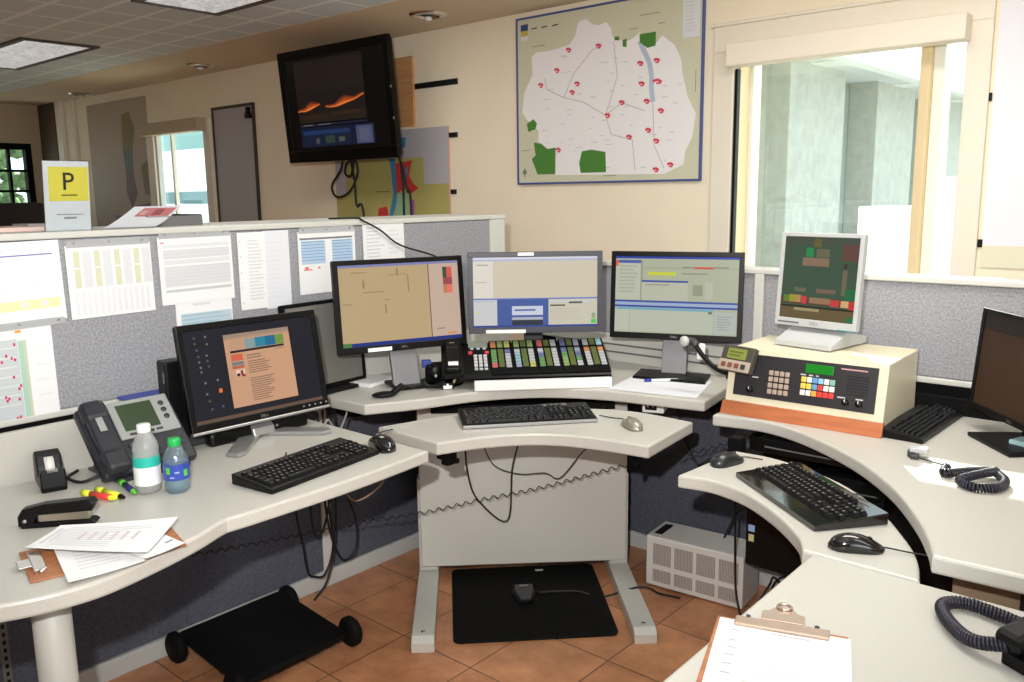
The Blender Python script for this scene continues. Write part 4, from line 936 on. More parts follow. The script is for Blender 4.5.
MB().lathe([(.0140, .112), (.0145, .115), (.0145, .128), (.013, .131), (0, .131)], mat('cap_green', (30, 166, 82), .4), 24).build('cap', t)
MB().lathe([(0, .006), (.026, .006), (.0275, .03), (.0275, .066), (0, .066)], clear_plastic('water', (214, 232, 240), .05, .08, (180, 214, 230)), 24).build('water', t)

# desk telephone (left)
t = thing('desk_telephone', 'dark office telephone with a grey display, behind the two water bottles', 'telephone', (-2.115, .962, .7335), 90)
MT = Matrix.Translation((0, -.075, .02)) @ Matrix.Rotation(R(46), 4, 'X') @ Matrix.Scale(1.06, 4)     # x, y up the face, z out
PG = mat('phone_charcoal', (36, 38, 44), .4); PS = mat('phone_silver', (146, 148, 146), .35)
mb = MB(); mb.box(-.115, 0, -.028, .115, .195, 0, PG, .008, MT, 3); mb.build('body', t)
mb = MB(); mb.prism([(-.08, 0), (.09, 0), (.09, .008), (.06, .012), (.02, .10), (.0, .10), (-.06, .014), (-.08, .010)], -.095, .095, PG, .003, None, 'x'); mb.build('stand', t)
mb = MB(); mb.box(-.112, .0, .012, -.058, .19, .032, PG, .012, MT, 3); mb.box(-.115, -.003, -.001, -.055, .06, .036, PG, .016, MT, 3); mb.box(-.115, .135, -.001, -.055, .196, .036, PG, .016, MT, 3)
mb.box(-.094, .105, .032, -.078, .15, .0335, PS, .001, MT); mb.build('handset', t)
mb = MB(); mb.box(-.045, .085, -.001, .105, .192, .006, PS, .004, MT); pbz = mb.build('display_bezel', t)
mb = MB(); mb.box(-.028, .105, .004, .060, .180, .007, mat('phone_lcd', (52, 66, 44), .2), .001, MT); mb.build('display', pbz)
for k in range(4): MB().box(-.022 + k * .022, .092, .005, -.006 + k * .022, .098, .008, DGREY, .001, MT).build('soft_key', pbz)
mb = MB()
for i in range(4):
    for j in range(3): mb.box(-.035 + j * .026, .008 + i * .018, -.001, -.017 + j * .026, .020 + i * .018, .005, DGREY, .003, MT)
for k in range(3): MB().cyl((.082, .165 - k * .02, .004), .007, .004, DGREY, 12, M=MT).build('round_key', pbz)
for i in range(4): mb.box(.055, .008 + i * .018, -.001, .098, .016 + i * .018, .003, DGREY, .002, MT)
mb.build('keypad', t)
MB().tube([(-.10, -.04, .03), (-.15, -.02, .008), (-.16, .05, .006), (-.12, .09, .006)], .004, CABLE, 8).build('cord', t)

tag(MB().box(-.07, -.09, 0, .07, .09, .007, mat('folder_blue', (40, 66, 170), .4), .001).build('folder', None, (-2.315, 1.125, .8625)), 'blue folder lying across the back panel behind the left telephone', 'folder')
# paper pile with clipboard
t = thing('clipboard', 'brown clipboard mostly covered by loose papers on the left desk', 'clipboard', (-1.663, .668, .7335), 77)
MB().box(-.138, -.082, 0, .138, .082, .004, CARD, .001).build('board', t)
mb = MB(); mb.box(-.128, -.05, .004, -.105, .05, .012, CHROME, .002); mb.box(-.15, -.02, .006, -.12, .02, .010, CHROME, .002); mb.cyl((-.115, -.055, .006), .006, .03, CHROME, 10, axis='y'); mb.build('clip', t)
pl_ = ink((206, 206, 210)); pl3 = ink((216, 200, 204))
l1 = lines(.12, .12, .85, .88, 11, pl_, .25, .5) + [(.05, .15, .075, .8, pl_), (.10, .2, .115, .7, pl_)] + [(.3 + .09 * k, .35, .33 + .09 * k, .62, pl3) for k in range(6)]
sheet('paper_sheet', 'creased white sheet at the bottom of the loose paper pile', 'paper', [(-1.73, .60), (-1.67, .72), (-1.528, .688), (-1.545, .555)], .7385, lines(.2, .2, .8, .8, 6, pl_, .2), PAPER, .0, 'loose papers on the left desk', .004)
sheet('paper_sheet', 'white sheet poking out at the right end of the loose paper pile', 'paper', [(-1.685, .665), (-1.70, .765), (-1.535, .772), (-1.528, .69)], .7435, [(.75, .75, .95, .8, ink((150, 154, 160)))], PAPER, .002, 'loose papers on the left desk', .003)
sheet('paper_sheet', 'printed white sheet on top of the loose paper pile', 'paper', [(-1.812, .647), (-1.655, .822), (-1.528, .694), (-1.748, .556)], .7495, l1, PAPER, .004, 'loose papers on the left desk', .004)

# small black computer standing behind the left monitor
t = thing('desktop_computer', 'small black computer case standing behind the left desk monitor', 'computer', (-2.188, 1.17, .7335), 87)
MB().box(-.085, -.004, 0, .105, .052, .25, BLK, .006).build('case', t)
mb = MB(); mb.box(-.0862, .004, .19, -.084, .014, .22, MGREY, .002); mb.cyl((-.087, .015, .075), .012, .003, MGREY, 14, axis='x'); mb.box(-.0862, .0, .02, -.084, .016, .04, mat('port_pale', (160, 176, 190), .4), .002); mb.build('port', t)
mb = MB(); mb.box(-.08, -.0052, .005, .10, -.0035, .028, DGREY, .001); mb.build('bottom_trim', t)

# ------------------------------------------------------------------ under the desks
mat_b = MB(); RUBM = mat('ribbed_mat', (16, 16, 16), .85, spec=0.15)
t = thing('floor_mat', 'black ribbed rubber mat under the centre workstation', 'floor mat', (-1.805, 2.15, 0), 45.3)
mb = MB(); c0 = .26
def rrect(hx, hy, r, n=6):
    out = []
    for cx, cy_, a0 in ((hx - r, hy - r, 0), (-hx + r, hy - r, 90), (-hx + r, -hy + r, 180), (hx - r, -hy + r, 270)):
        for k in range(n + 1): out.append((cx + r * math.cos(R(a0 + 90 * k / n)), cy_ + r * math.sin(R(a0 + 90 * k / n))))
    return out
mb.prism(rrect(.27, .27, .025), 0, .010, RUBM, .003)
for k in range(30): mb.box(-.252 + k * .0168, -.25, .0095, -.246 + k * .0168, .26, .0125, RUBM)
mb.build('tread', t)
MB().box(.045, .215, .0124, .075, .228, .0132, WHITE).build('care_label', t)
t = thing('foot_pedal', 'small black foot pedal on the rubber mat', 'foot pedal', (-1.822, 2.145, .0128), 46)
mb = MB(); mb.prism([(-.04, .05), (.04, .05), (.042, .01), (.025, -.05), (0, -.062), (-.025, -.05), (-.042, .01)], 0, .012, BLK, .003); mb.build('base', t)
mb = MB(); mb.prism([(-.033, .042), (.033, .042), (.033, .0), (.018, -.045), (-.018, -.045), (-.033, .0)], .014, .026, DGREY, .004, rotm('X', 8)); mb.box(-.016, .018, .030, .016, .030, .034, MGREY, .001); mb.build('treadle', t)
mb = MB(); mb.tube([(-1.80, 2.19, .02), (-1.70, 2.29, .018), (-1.62, 2.33, .006), (-1.50, 2.40, .055), (-1.45, 2.44, .03), (-1.44, 2.49, .006), (-1.40, 2.50, .006)], .004, CABLE, 8)
tag(mb.build('pedal_cord', None), 'thin black cord running from the foot pedal across the right foot', 'cord')

t = thing('metal_box', 'white metal equipment box with perforated panels on the tiled floor', 'equipment box', (-1.373, 2.535, 0), 5.5)
mb = MB(); mb.box(-.182, 0, .008, .182, .16, .197, WHITEM, .005)
for x in (-.16, .13):
    for y in (.02, .12): mb.box(x, y, 0, x + .03, y + .02, .01, BLK)
mb.build('case', t)
perf, nt, b = nodes_of('perforated_metal')
tc = nt.nodes.new('ShaderNodeTexCoord'); sep = nt.nodes.new('ShaderNodeSeparateXYZ'); nt.links.new(tc.outputs['Object'], sep.inputs[0])
fu = mth(nt, 'SUBTRACT', mth(nt, 'FRACT', mth(nt, 'MULTIPLY', sep.outputs[0], 180.0)), .5); fv = mth(nt, 'SUBTRACT', mth(nt, 'FRACT', mth(nt, 'MULTIPLY', sep.outputs[2], 180.0)), .5)
dd = mth(nt, 'LESS_THAN', mth(nt, 'ADD', mth(nt, 'MULTIPLY', fu, fu), mth(nt, 'MULTIPLY', fv, fv)), .10)
mx = nt.nodes.new('ShaderNodeMix'); mx.data_type = 'RGBA'; nt.links.new(dd, mx.inputs[0]); mx.inputs[6].default_value = lin((176, 170, 164)); mx.inputs[7].default_value = lin((96, 90, 86)); nt.links.new(mx.outputs[2], b.inputs['Base Color']); b.inputs['Roughness'].default_value = .5
for k in range(4):
    MB().box(-.154 + k * .083, -.001, .092, -.084 + k * .083, .003, .172, perf, .001).build('vent_panel', t)
    MB().box(-.154 + k * .083, -.001, .026, -.084 + k * .083, .003, .074, perf, .001).build('vent_panel', t)
MB().box(-.165, .03, .1965, -.135, .13, .1985, BLK, .001).build('top_slot', t)
# black tower hung beneath the right tray
t = thing('computer_tower', 'black computer tower hung under the right tray beside the white metal box', 'computer', (-1.06, 2.30, 0), 0)
MB().box(-.10, .19, .21, .10, .42, .64, BLK, .006).build('case', t)
mb = MB(); mb.box(-.102, .195, .62, .102, .40, .645, BLKM, .002); mb.box(-.02, .25, .645, .02, .36, .714, BLKM, .002); mb.box(-.104, .25, .2, -.10, .30, .65, BLKM); mb.box(.10, .25, .2, .104, .30, .65, BLKM); mb.box(-.104, .25, .204, .104, .30, .21, BLKM); mb.build('hanger', t)
mb = MB(); mb.box(-.09, .188, .326, -.068, .1905, .348, mat('sticker_blue', (150, 180, 226), .4)); mb.build('blue_sticker', t)
mb = MB(); mb.box(-.088, .188, .292, -.070, .1905, .316, mat('sticker_yellow', (206, 200, 150), .4)); mb.build('yellow_sticker', t)
# black block added deep under the right workstation, standing in for darkness there
t = thing('dark_filler_cabinet', 'added black cabinet standing in for the darkness below the radio console', 'cabinet', (-.70, 2.50, 0), 0)
MB().box(-.22, -.10, .02, .30, .23, .60, BLKM, .006).build('case', t)
mb = MB(); mb.box(-.21, -.104, .05, .29, -.10, .58, BLK, .002); mb.build('door', t); MB().box(-.19, -.112, .30, -.17, -.104, .40, DGREY, .002).build('handle', t)
mb = MB()
for x in (-.2, .25): mb.box(x, -.08, 0, x + .03, .20, .02, BLK)
mb.build('plinth', t)
t = thing('network_switch', 'slim black box with a silver line behind the right tray', 'network box', (-.95, 2.32, .0))
MB().box(-.10, 0, .655, .24, .13, .70, BLK, .004).build('case', t); MB().box(-.08, -.001, .672, .20, .001, .676, MGREY).build('silver_line', t)
mb = MB(); mb.box(-.06, .02, .70, -.04, .11, .716, BLKM); mb.box(.18, .02, .70, .20, .11, .716, BLKM); mb.build('hanger', t)

# footrest
t = thing('footrest', 'large black tilting footrest on the floor under the left desk', 'footrest', (-2.228, 1.352, 0), 0)
mb = MB(); MFt = Matrix.Translation((0, 0, .062)) @ Matrix.Rotation(R(5), 4, 'Y')
mb.prism(rrect(.185, .190, .02), -.008, .008, BLKM, .004, MFt); mb.build('platform', t)
for x in (-.165, .175):
    for y in (-.204, .204):
        mb = MB(); z = .062 - x * .087
        mb.lathe([(0, -.016), (.030, -.016), (.036, -.008), (.036, .008), (.030, .016), (0, .016)], BLKM, 24, (0, 0, 0), 'y', Matrix.Translation((x, y, .05)) @ Matrix.Diagonal((1.35, 1, 1.35, 1))); mb.build('side_knob', t)
    mb = MB(); mb.tube([(x, -.195, .048), (x, .195, .048)], .009, BLKM, 10, spline=False); mb.build('axle', t)

# cables
mb = MB(); mb.coil([(-2.40, 1.15, .35), (-2.38, 1.254, .325), (-2.30, 1.60, .302), (-2.25, 1.78, .295), (-2.113, 1.936, .318), (-1.965, 2.078, .359), (-1.812, 2.225, .397), (-1.659, 2.373, .449), (-1.595, 2.435, .469), (-1.42, 2.56, .515), (-1.20, 2.60, .62), (-1.13, 2.60, .71)], .0058, .002, .033, CABLE, 5, 10)
tag(mb.build('coiled_cord', None), 'long stretched coiled cord strung across the centre modesty panel', 'cord')
for k, (lb, pts) in enumerate((('black cable hanging in a deep loop before the centre panel', [(-2.02, 2.06, .68), (-2.035, 2.08, .543), (-2.029, 2.086, .435), (-2.005, 2.109, .341), (-1.93, 2.181, .258), (-1.916, 2.195, .449), (-1.899, 2.211, .552), (-1.885, 2.20, .68)]),
          ('thin black cable hanging in a shallow wavy loop before the centre panel', [(-2.0, 2.09, .68), (-1.989, 2.124, .548), (-1.959, 2.153, .466), (-1.895, 2.215, .433), (-1.831, 2.277, .434), (-1.792, 2.314, .414), (-1.74, 2.364, .498), (-1.709, 2.394, .548), (-1.66, 2.40, .68)]))):
    tag(MB().tube(pts, .0032 if k == 0 else .0022, CABLE, 8).build('cable', None), lb, 'cable', 'cables hanging before the centre panel')
for lb, pts in (('black cable drooping nearest the white joint post under the left desk', [(-2.38, 1.58, .69), (-2.38, 1.60, .36), (-2.38, 1.62, .231), (-2.38, 1.634, .126), (-2.38, 1.66, .10), (-2.38, 1.705, .093), (-2.38, 1.746, .189), (-2.38, 1.735, .37), (-2.38, 1.73, .69)]),
        ('black cable in the middle of the tangle under the left desk', [(-2.36, 1.64, .69), (-2.36, 1.65, .30), (-2.36, 1.69, .265), (-2.36, 1.73, .40), (-2.36, 1.745, .69)]),
        ('black cable drooping rightmost in the tangle under the left desk', [(-2.37, 1.70, .69), (-2.37, 1.72, .30), (-2.37, 1.773, .13), (-2.37, 1.838, .146), (-2.37, 1.845, .26), (-2.37, 1.80, .40), (-2.37, 1.77, .69)]),
        ('black cable trailing from the tangle down to the kick rail', [(-2.39, 1.78, .5), (-2.39, 1.765, .2), (-2.39, 1.72, .06), (-2.39, 1.66, .006)])):
    tag(MB().tube(pts, .0042, CABLE, 8).build('cable', None), lb, 'cable', 'cables under the left desk')
tag(MB().tube([(-2.36, 1.80, .72), (-2.30, 1.744, .745), (-2.25, 1.74, .72), (-2.20, 1.66, .66), (-2.15, 1.60, .70), (-2.12, 1.56, .735), (-2.06, 1.50, .738), (-2.02, 1.46, .738)], .0032, mat('pale_cable', (170, 166, 160), .5), 8).build('cable', None), 'pale grey cable curling up behind the left keyboard', 'cable')
tag(MB().tube([(-1.72, 1.46, .69), (-1.77, 1.46, .62), (-1.83, 1.42, .58), (-1.90, 1.42, .64), (-1.95, 1.45, .69)], .003, mat('tan_cable', (140, 120, 100), .5), 8).build('cable', None), 'tan cable sagging below the right end of the left desk', 'cable')
for lb, pts in (('dark cable sagging behind the white metal box', [(-1.60, 2.775, .655), (-1.5, 2.74, .45), (-1.35, 2.74, .33), (-1.2, 2.72, .30)]), ('dark cable rising from the white metal box to the tower', [(-1.32, 2.66, .20), (-1.28, 2.68, .30), (-1.20, 2.66, .36), (-1.163, 2.6, .38)]),
        ('thin dark cable falling down the right side of the white metal box', [(-1.18, 2.44, .70), (-1.185, 2.46, .45), (-1.205, 2.515, .20), (-1.20, 2.52, .08), (-1.17, 2.50, .006)]), ('grey cable heaped on the floor beneath the black tower', [(-1.16, 2.56, .006), (-1.12, 2.60, .10), (-1.08, 2.55, .16), (-1.05, 2.60, .08), (-1.02, 2.55, .006)]),
        ('dark loop of cable beside the heap under the tower', [(-1.14, 2.64, .006), (-1.10, 2.62, .12), (-1.02, 2.64, .14), (-.99, 2.66, .006)]), ('vertical dark cable on the tan end panel at the right', [(-.26, 1.77, .71), (-.262, 1.772, .4), (-.262, 1.772, .1), (-.26, 1.772, .006)])):
    tag(MB().tube(pts, .004, CABLE, 8).build('cable', None), lb, 'cable', 'cables near the white metal box')

# ------------------------------------------------------------------ papers pinned to the left partition (x right = +y, faces +x)
GR = ink((196, 197, 200)); LG = ink((212, 213, 216)); YL = ink((232, 229, 176)); BLI = ink((104, 112, 184)); OLV = ink((210, 211, 184)); SKY = ink((178, 200, 222)); PKI = ink((228, 120, 120)); REDI = ink((206, 50, 96)); TEAL = ink((170, 204, 186)); GRY2 = ink((218, 218, 221))
HANG = clear_plastic('clear_hanger', (235, 238, 240), .15, .35, (232, 234, 236))
def pinned(label, yl, zt, w, h, lst, depth=.004, rot=0.0, hang=None, m=PAPER, shear=0.0):
    t = thing('pinned_sheet', label, 'paper', (XP + depth, yl + w / 2, zt - h), 90, 'papers pinned on the left partition')
    M = rotm('Y', rot, (0, 0, h))
    mb = MB(); mb.box(-w / 2, 0, 0, w / 2, .0012, h, m, 0, M); mb.rects(-w / 2, h, w, h, lst, 0, .0006, M); mb.build('sheet', t)
    if hang:
        mb = MB(); z0, z1 = (h - .006, h + .014) if hang == 'top' else (-.014, .006)
        mb.prism([(-w / 2 + .004, z0), (w / 2 - .004, z0), (w / 2 - .004, z1 - .006), (w / 2 - .012, z1), (-w / 2 + .012, z1), (-w / 2 + .004, z1 - .006)], -.002, -.0012, HANG, 0, M, 'y'); mb.build('plastic_hanger', t)
        for u in (.1, .5, .9): MB().cyl((-w / 2 + u * w, -.005, (z0 + z1) / 2 + .003), .003, .004, SILV, 10, axis='y', M=M).build('pin', t)
    return t
pinned('white chart with a blue heading rule and yellow band at the left end', .70, 1.312, .247, .215, [(.33, .16, .92, .175, BLI), (.1, .72, .95, .84, YL), (.55, .74, .62, .81, GRY2), (.75, .74, .82, .81, GRY2)] + lines(.1, .08, .6, .14, 2, LG) + lines(.3, .22, .9, .68, 8, ink((222, 222, 228)), .3), hang='bottom', rot=-1)
pinned('white table with yellow green column stripes right of the blue ruled chart', .962, 1.296, .24, .204, [(.08 + .235 * k, .08, .15 + .235 * k, .30, OLV) for k in range(4)] + [(.08 + .235 * k, .32, .15 + .235 * k, .58, OLV) for k in range(4)] + [(.18 + .235 * k, .08, .28 + .235 * k, .58, ink((216, 218, 220))) for k in range(4)] + [(.06 + .07 * k, .62, .10 + .07 * k, .95, ink((224, 224, 228))) for k in range(13)], hang='top', rot=-.5)
pinned('dense grey printed page with clear hanger above the blue page', 1.225, 1.308, .242, .205, [(.03, .08, .08, .10, PKI), (.06, .12, .96, .17, GRY2), (.06, .2, .96, .33, LG), (.06, .36, .96, .40, GRY2), (.06, .44, .96, .74, LG), (.06, .78, .96, .82, GR)] + [(.06, .2 + .05 * k, .96, .205 + .05 * k, GR) for k in range(11)], hang='top', rot=-.3)
pinned('white page with a pale blue block partly behind the left desk monitor', 1.267, 1.108, .19, .11, [(.08, .35, .98, .98, ink((186, 204, 214))), (.3, .08, .6, .14, LG)] + lines(.1, .38, .95, .95, 5, ink((160, 190, 204)), .4), depth=.002)
pinned('tall pale list page in the left half of the overlapping pair', 1.489, 1.309, .10, .25, lines(.35, .1, .9, .9, 18, ink((214, 214, 218)), .4) + [(.06, .1 + .2 * k, .10, .12 + .2 * k, GR) for k in range(5)], depth=.004)
pinned('tall plain page in the right half of the overlapping pair', 1.585, 1.311, .098, .258, lines(.1, .08, .7, .9, 14, ink((222, 222, 228)), .3), m=PAPER2, depth=.0025)
pinned('page with two blue table blocks and red notes beside the wide listing', 1.718, 1.302, .245, .215, [(.03, .10, .95, .13, ink((120, 120, 130))), (.05, .15, .46, .52, SKY), (.58, .15, .95, .52, SKY), (.08, .60, .22, .62, PKI), (.10, .56, .16, .60, PKI), (.32, .57, .36, .60, PKI)] + lines(.05, .16, .46, .5, 7, ink((120, 156, 200)), .25, .1) + lines(.58, .16, .95, .5, 7, ink((120, 156, 200)), .25, .1), hang='top')
pinned('white list page nearest the right end post of the left partition', 2.0, 1.321, .20, .14, lines(.08, .1, .5, .95, 9, ink((206, 206, 212)), .3) + lines(.6, .2, .95, .9, 6, ink((222, 222, 226)), .3), rot=-.6)
red_marks = [(.28, .10), (.02, .22), (.12, .25), (.27, .35), (.36, .45), (.05, .6), (.10, .63), (.3, .63), (.26, .88), (.31, .78), (.30, .22), (-.1, .4), (.2, .25)]
pinned('map sheet dotted with red marks below the blue ruled chart', .66, 1.088, .247, .255, [(0, .12, .64, .97, ink((196, 201, 204))), (.645, .14, .73, .97, TEAL), (.70, .14, .73, .97, ink((196, 204, 176))), (.63, .03, .69, .06, ink((228, 166, 60)))] + [(.1, .2 + .1 * i, .62, .215 + .1 * i, ink((212, 217, 219))) for i in range(7)] + [(a, b, a + .022, b + .03, REDI) for a, b in ((.60, .16), (.51, .27), (.56, .30), (.59, .32), (.46, .33), (.56, .50), (.62, .60), (.60, .63), (.46, .70), (.49, .72), (.47, .74), (.59, .74), (.58, .93), (.55, .94), (.40, .5), (.35, .3))] + lines(.80, .25, .95, .9, 4, ink((232, 226, 229)), .12), rot=-.3, depth=.002)

# ------------------------------------------------------------------ things on the partition ledge
t = thing('sign_holder', 'upright white sign with a yellow P card on the partition ledge', 'sign', (-2.50, .998, 1.3355), 92)
MS = rotm('X', 6)
mb = MB(); mb.box(-.061, 0, 0, .061, .003, .190, PAPER2, 0, MS)
mb.rects(-.061, .190, .122, .190, [(.10, .08, .98, .57, mat('sign_yellow', (238, 222, 82), .5))], 0, .0005, MS)
PK = mat('sign_black', (34, 30, 24), .5)
mb.text('P', .068, PK, .003, .133, -.0009, MS, bold=.0004)
mb.rects(-.061, .190, .122, .190, [(.37, .475, .72, .495, mat('sign_olive', (120, 106, 40), .5)), (.24, .76, .84, .77, ink((120, 118, 120))), (.40, .80, .68, .83, ink((150, 148, 150)))], 0, .0008, MS); mb.build('card', t)
mb = MB(); mb.box(-.064, -.0024, 0, .064, -.0014, .193, clear_plastic('acrylic', (244, 246, 246), .03, .0, (240, 240, 240)), 0, MS); mb.box(-.064, .004, 0, .064, .006, .193, MATS['acrylic'], 0, MS); mb.box(-.064, -.03, 0, .064, .05, .002, MATS['acrylic']); mb.build('acrylic_stand', t)
# open magazine leaning on a grey tray
t = thing('file_tray', 'grey paper tray on the ledge right of the yellow P sign', 'tray', (-2.66, 1.36, 1.3355), 90)
mb = MB(); mb.box(-.10, -.08, 0, .085, .13, .004, MGREY, .001); mb.box(-.10, -.08, 0, -.096, .13, .034, MGREY, .001); mb.box(.081, -.08, 0, .085, .13, .034, MGREY, .001); mb.box(-.10, -.084, 0, .085, -.08, .030, MGREY, .001); mb.build('shell', t)
t = thing('magazine', 'open magazine with a red page curving up beside the P sign', 'magazine', (-2.58, 1.20, 1.3355), 90)
mb = MB(); n = 10
def pg(u0, u1, v0, v1, off):
    vs = []
    for k in range(n + 1):
        v = v0 + (v1 - v0) * k / n; z = .058 * v ** 1.25
        for u in (u0, u1): vs.append((-.11 + .155 * u + .17 * v, -.08 + .15 * v, .001 + z + off))
    return vs
a_ = pg(0, 1, 0, 1, 0); b_ = pg(0, 1, 0, 1, .002)
mb.add(a_ + b_, [[2 * k, 2 * k + 2, 2 * k + 3, 2 * k + 1] for k in range(n)] + [[2 * k + 22, 2 * k + 23, 2 * k + 25, 2 * k + 24] for k in range(n)], PAPER2)
for q in ((.25, .95, .55, .92, (190, 112, 116)), (.55, .75, .60, .86, (150, 66, 74)), (.30, .42, .62, .80, (206, 160, 158))):
    mb.add(pg(*q[:4], .0028 + q[0] * .0006), [[2 * k, 2 * k + 1, 2 * k + 3, 2 * k + 2] for k in range(n)], ink(q[4]))
mb.build('pages', t)
booklet('magazine', 'flat magazine with a pinkish cover at the left end of the ledge', 'magazine', (-2.64, .86, 1.3355), 84, .20, .17, .012, mat('pale_pink_cover', (214, 186, 178), .5), [(.1, .2, .6, .8, mat('magazine_red', (190, 96, 100), .5))])
booklet('paper_stack', 'low grey stack of paper behind the P sign', 'paper stack', (-2.72, 1.02, 1.3355), 90, .14, .12, .016, mat('grey_paper', (150, 150, 146), .7))

# ------------------------------------------------------------------ wall things
def wallthing(name, label, cat, x0, x1, z0, z1, y=YW - .002, rot=0.0, group=None):
    return thing(name, label, cat, ((x0 + x1) / 2, y, z0), 0, group), x1 - x0, z1 - z0
# big county map
t, w, h = wallthing('wall_map', 'large pale map with green patches in a blue frame beside the window', 'map', -3.05, -1.962, 1.48, 2.32)
mb = MB(); mb.box(-w / 2, -.012, 0, w / 2, 0, h, mat('map_back', (212, 211, 186), .6), 0)
def muv(px, py):
    top = 50 - .1327 * (px - 47); bot = 480 - .027 * (px - 50)
    return (-w / 2 + (px - 48) / 484 * w, h - (py - top) / (bot - top) * h)
OUT = [(90, 145), (105, 132), (150, 128), (200, 115), (215, 95), (225, 58), (245, 50), (265, 65), (280, 68), (300, 60), (312, 75), (318, 100), (350, 112), (370, 104), (385, 90), (400, 110), (425, 120), (440, 100), (470, 125), (485, 160), (490, 200), (502, 255), (522, 300), (515, 360), (500, 395), (496, 430), (450, 455), (160, 458), (160, 400), (108, 368), (110, 340), (75, 310), (60, 290), (66, 240), (92, 190)]
mb.poly([muv(*p) for p in OUT], mat('map_white', (245, 243, 245), .6), -.0126)
def blob(pts, m, y): mb.poly([muv(*p) for p in pts], m, y)
GRM = mat('map_green', (74, 132, 52), .6)
for pts in ([(385, 95), (425, 90), (425, 125), (405, 130), (386, 116)], [(95, 370), (118, 374), (135, 388), (160, 384), (158, 455), (106, 457), (88, 415), (100, 405)], [(236, 394), (262, 390), (300, 396), (302, 450), (232, 452), (228, 425)], [(74, 320), (95, 308), (105, 320), (100, 335), (78, 342)], [(322, 99), (334, 98), (334, 108), (322, 108)], [(343, 108), (353, 104), (353, 126), (343, 124)]): blob(pts, GRM, -.0134)
def polyline(pts, wd, m, y):
    q = [Vector(muv(*p)) for p in pts]
    for a, b in zip(q, q[1:]):
        d = (b - a); 
        if d.length < 1e-6: continue
        n_ = Vector((-d.y, d.x)).normalized() * wd / 2; mb.poly([a + n_, b + n_, b - n_, a - n_], m, y)
polyline([(385, 112), (398, 140), (410, 165), (416, 200), (416, 235), (420, 268)], .026, mat('map_river', (186, 200, 222), .6), -.0130)
for rd in ([(130, 200), (135, 230), (185, 252), (240, 265), (300, 300), (315, 350), (370, 365), (378, 445)], [(185, 252), (212, 190), (262, 132), (288, 115)], [(420, 270), (425, 380), (450, 440)], [(300, 300), (342, 268), (400, 290)], [(320, 110), (330, 200), (300, 300)]): polyline(rd, .004, ink((200, 192, 198)), -.0132)
for k in range(60):
    px, py = random.uniform(100, 480), random.uniform(140, 440); l_ = random.uniform(6, 20)
    polyline([(px, py), (px + l_, py + random.uniform(-2, 2))], .003, ink((206, 204, 206)), -.0131)
RM = mat('map_red', (222, 64, 92), .6)
for (px, py) in [(198, 128), (280, 120), (165, 180), (117, 218), (222, 216), (208, 238), (388, 168), (428, 162), (392, 220), (430, 215), (405, 265), (440, 290), (342, 267), (305, 300), (410, 340), (362, 357), (430, 368), (168, 390), (430, 443), (465, 430)]:
    s_ = 11 if (px, py) == (430, 215) else 7
    polyline([(px - s_, py), (px, py - 4), (px + s_, py + 2)], .012, RM, -.0138); polyline([(px - 3, py + 5), (px + s_ - 2, py + 5)], .008, RM, -.0139)
for pts, m_ in (([(58, 62), (80, 58), (80, 75), (58, 78)], ink((60, 80, 130))), ([(58, 78), (80, 75), (80, 88), (58, 92)], ink((206, 190, 90))), ([(58, 92), (80, 88), (80, 100), (58, 103)], ink((230, 228, 224)))): blob(pts, m_, -.0132)
for x_ in (90, 120, 152): polyline([(x_, 72 - (x_ - 90) * .12), (x_ + 17, 69 - (x_ - 90) * .12)], .006, ink((60, 60, 56)), -.0132)
for (a, b) in (((90, 118), (130, 114)), ((385, 48), (435, 42)), ((430, 70), (446, 68)), ((360, 82), (380, 79)), ((55, 393), (82, 391)), ((295, 460), (330, 459)), ((520, 190), (520, 245))): polyline([a, b], .004, ink((150, 150, 132)), -.0132)
polyline([(60, 452), (72, 450)], .02, ink((140, 140, 120)), -.0132); polyline([(66, 440), (66, 464)], .006, ink((110, 110, 96)), -.0133)
mb.build('sheet', t)
FB = mat('blue_frame', (74, 88, 148), .45); fr = .010; mb = MB()
mb.box(-w / 2 - fr, -.018, -fr, w / 2 + fr, 0, 0, FB, .002); mb.box(-w / 2 - fr, -.018, h, w / 2 + fr, 0, h + fr, FB, .002); mb.box(-w / 2 - fr, -.018, 0, -w / 2, 0, h, FB, .002); mb.box(w / 2, -.018, 0, w / 2 + fr, 0, h, FB, .002); mb.build('frame', t)
t, w, h = wallthing('notice_sheet', 'small white notice taped over the top right corner of the big map', 'notice', -2.06, -1.972, 2.11, 2.30, YW - .0175)
MB().box(-w / 2, -.001, 0, w / 2, 0, h, PAPER2).rects(-w / 2, h, w, h, lines(.15, .1, .85, .9, 10, LG, .3), -.001, .0005).build('sheet', t)

# television on its arm
tv = thing('television', 'large black television tilted on a wall mount above the partition', 'television', (-4.185, 3.24, 1.962), 1.5)
w, h = 1.0, .665; MT = Matrix.Rotation(R(4.8), 4, 'X')
TVB = mat('tv_black', (7, 7, 8), .3, spec=.2)
mb = MB(); bz = .05
mb.box(-w / 2, 0, -h / 2, w / 2, .03, -h / 2 + .07, TVB, .004, MT); mb.box(-w / 2, 0, h / 2 - bz, w / 2, .03, h / 2, TVB, .004, MT); mb.box(-w / 2, 0, -h / 2 + .069, -w / 2 + bz, .03, h / 2 - bz + .001, TVB, .003, MT); mb.box(w / 2 - bz, 0, -h / 2 + .069, w / 2, .03, h / 2 - bz + .001, TVB, .003, MT)
for sx in (-1, 1):
    for z in (-.12, .05): mb.box(sx * (w / 2 - .004) - .004, -.002, z, sx * (w / 2 - .004) + .004, .004, z + .012, SILV, .001, MT)
mb.build('bezel', tv)
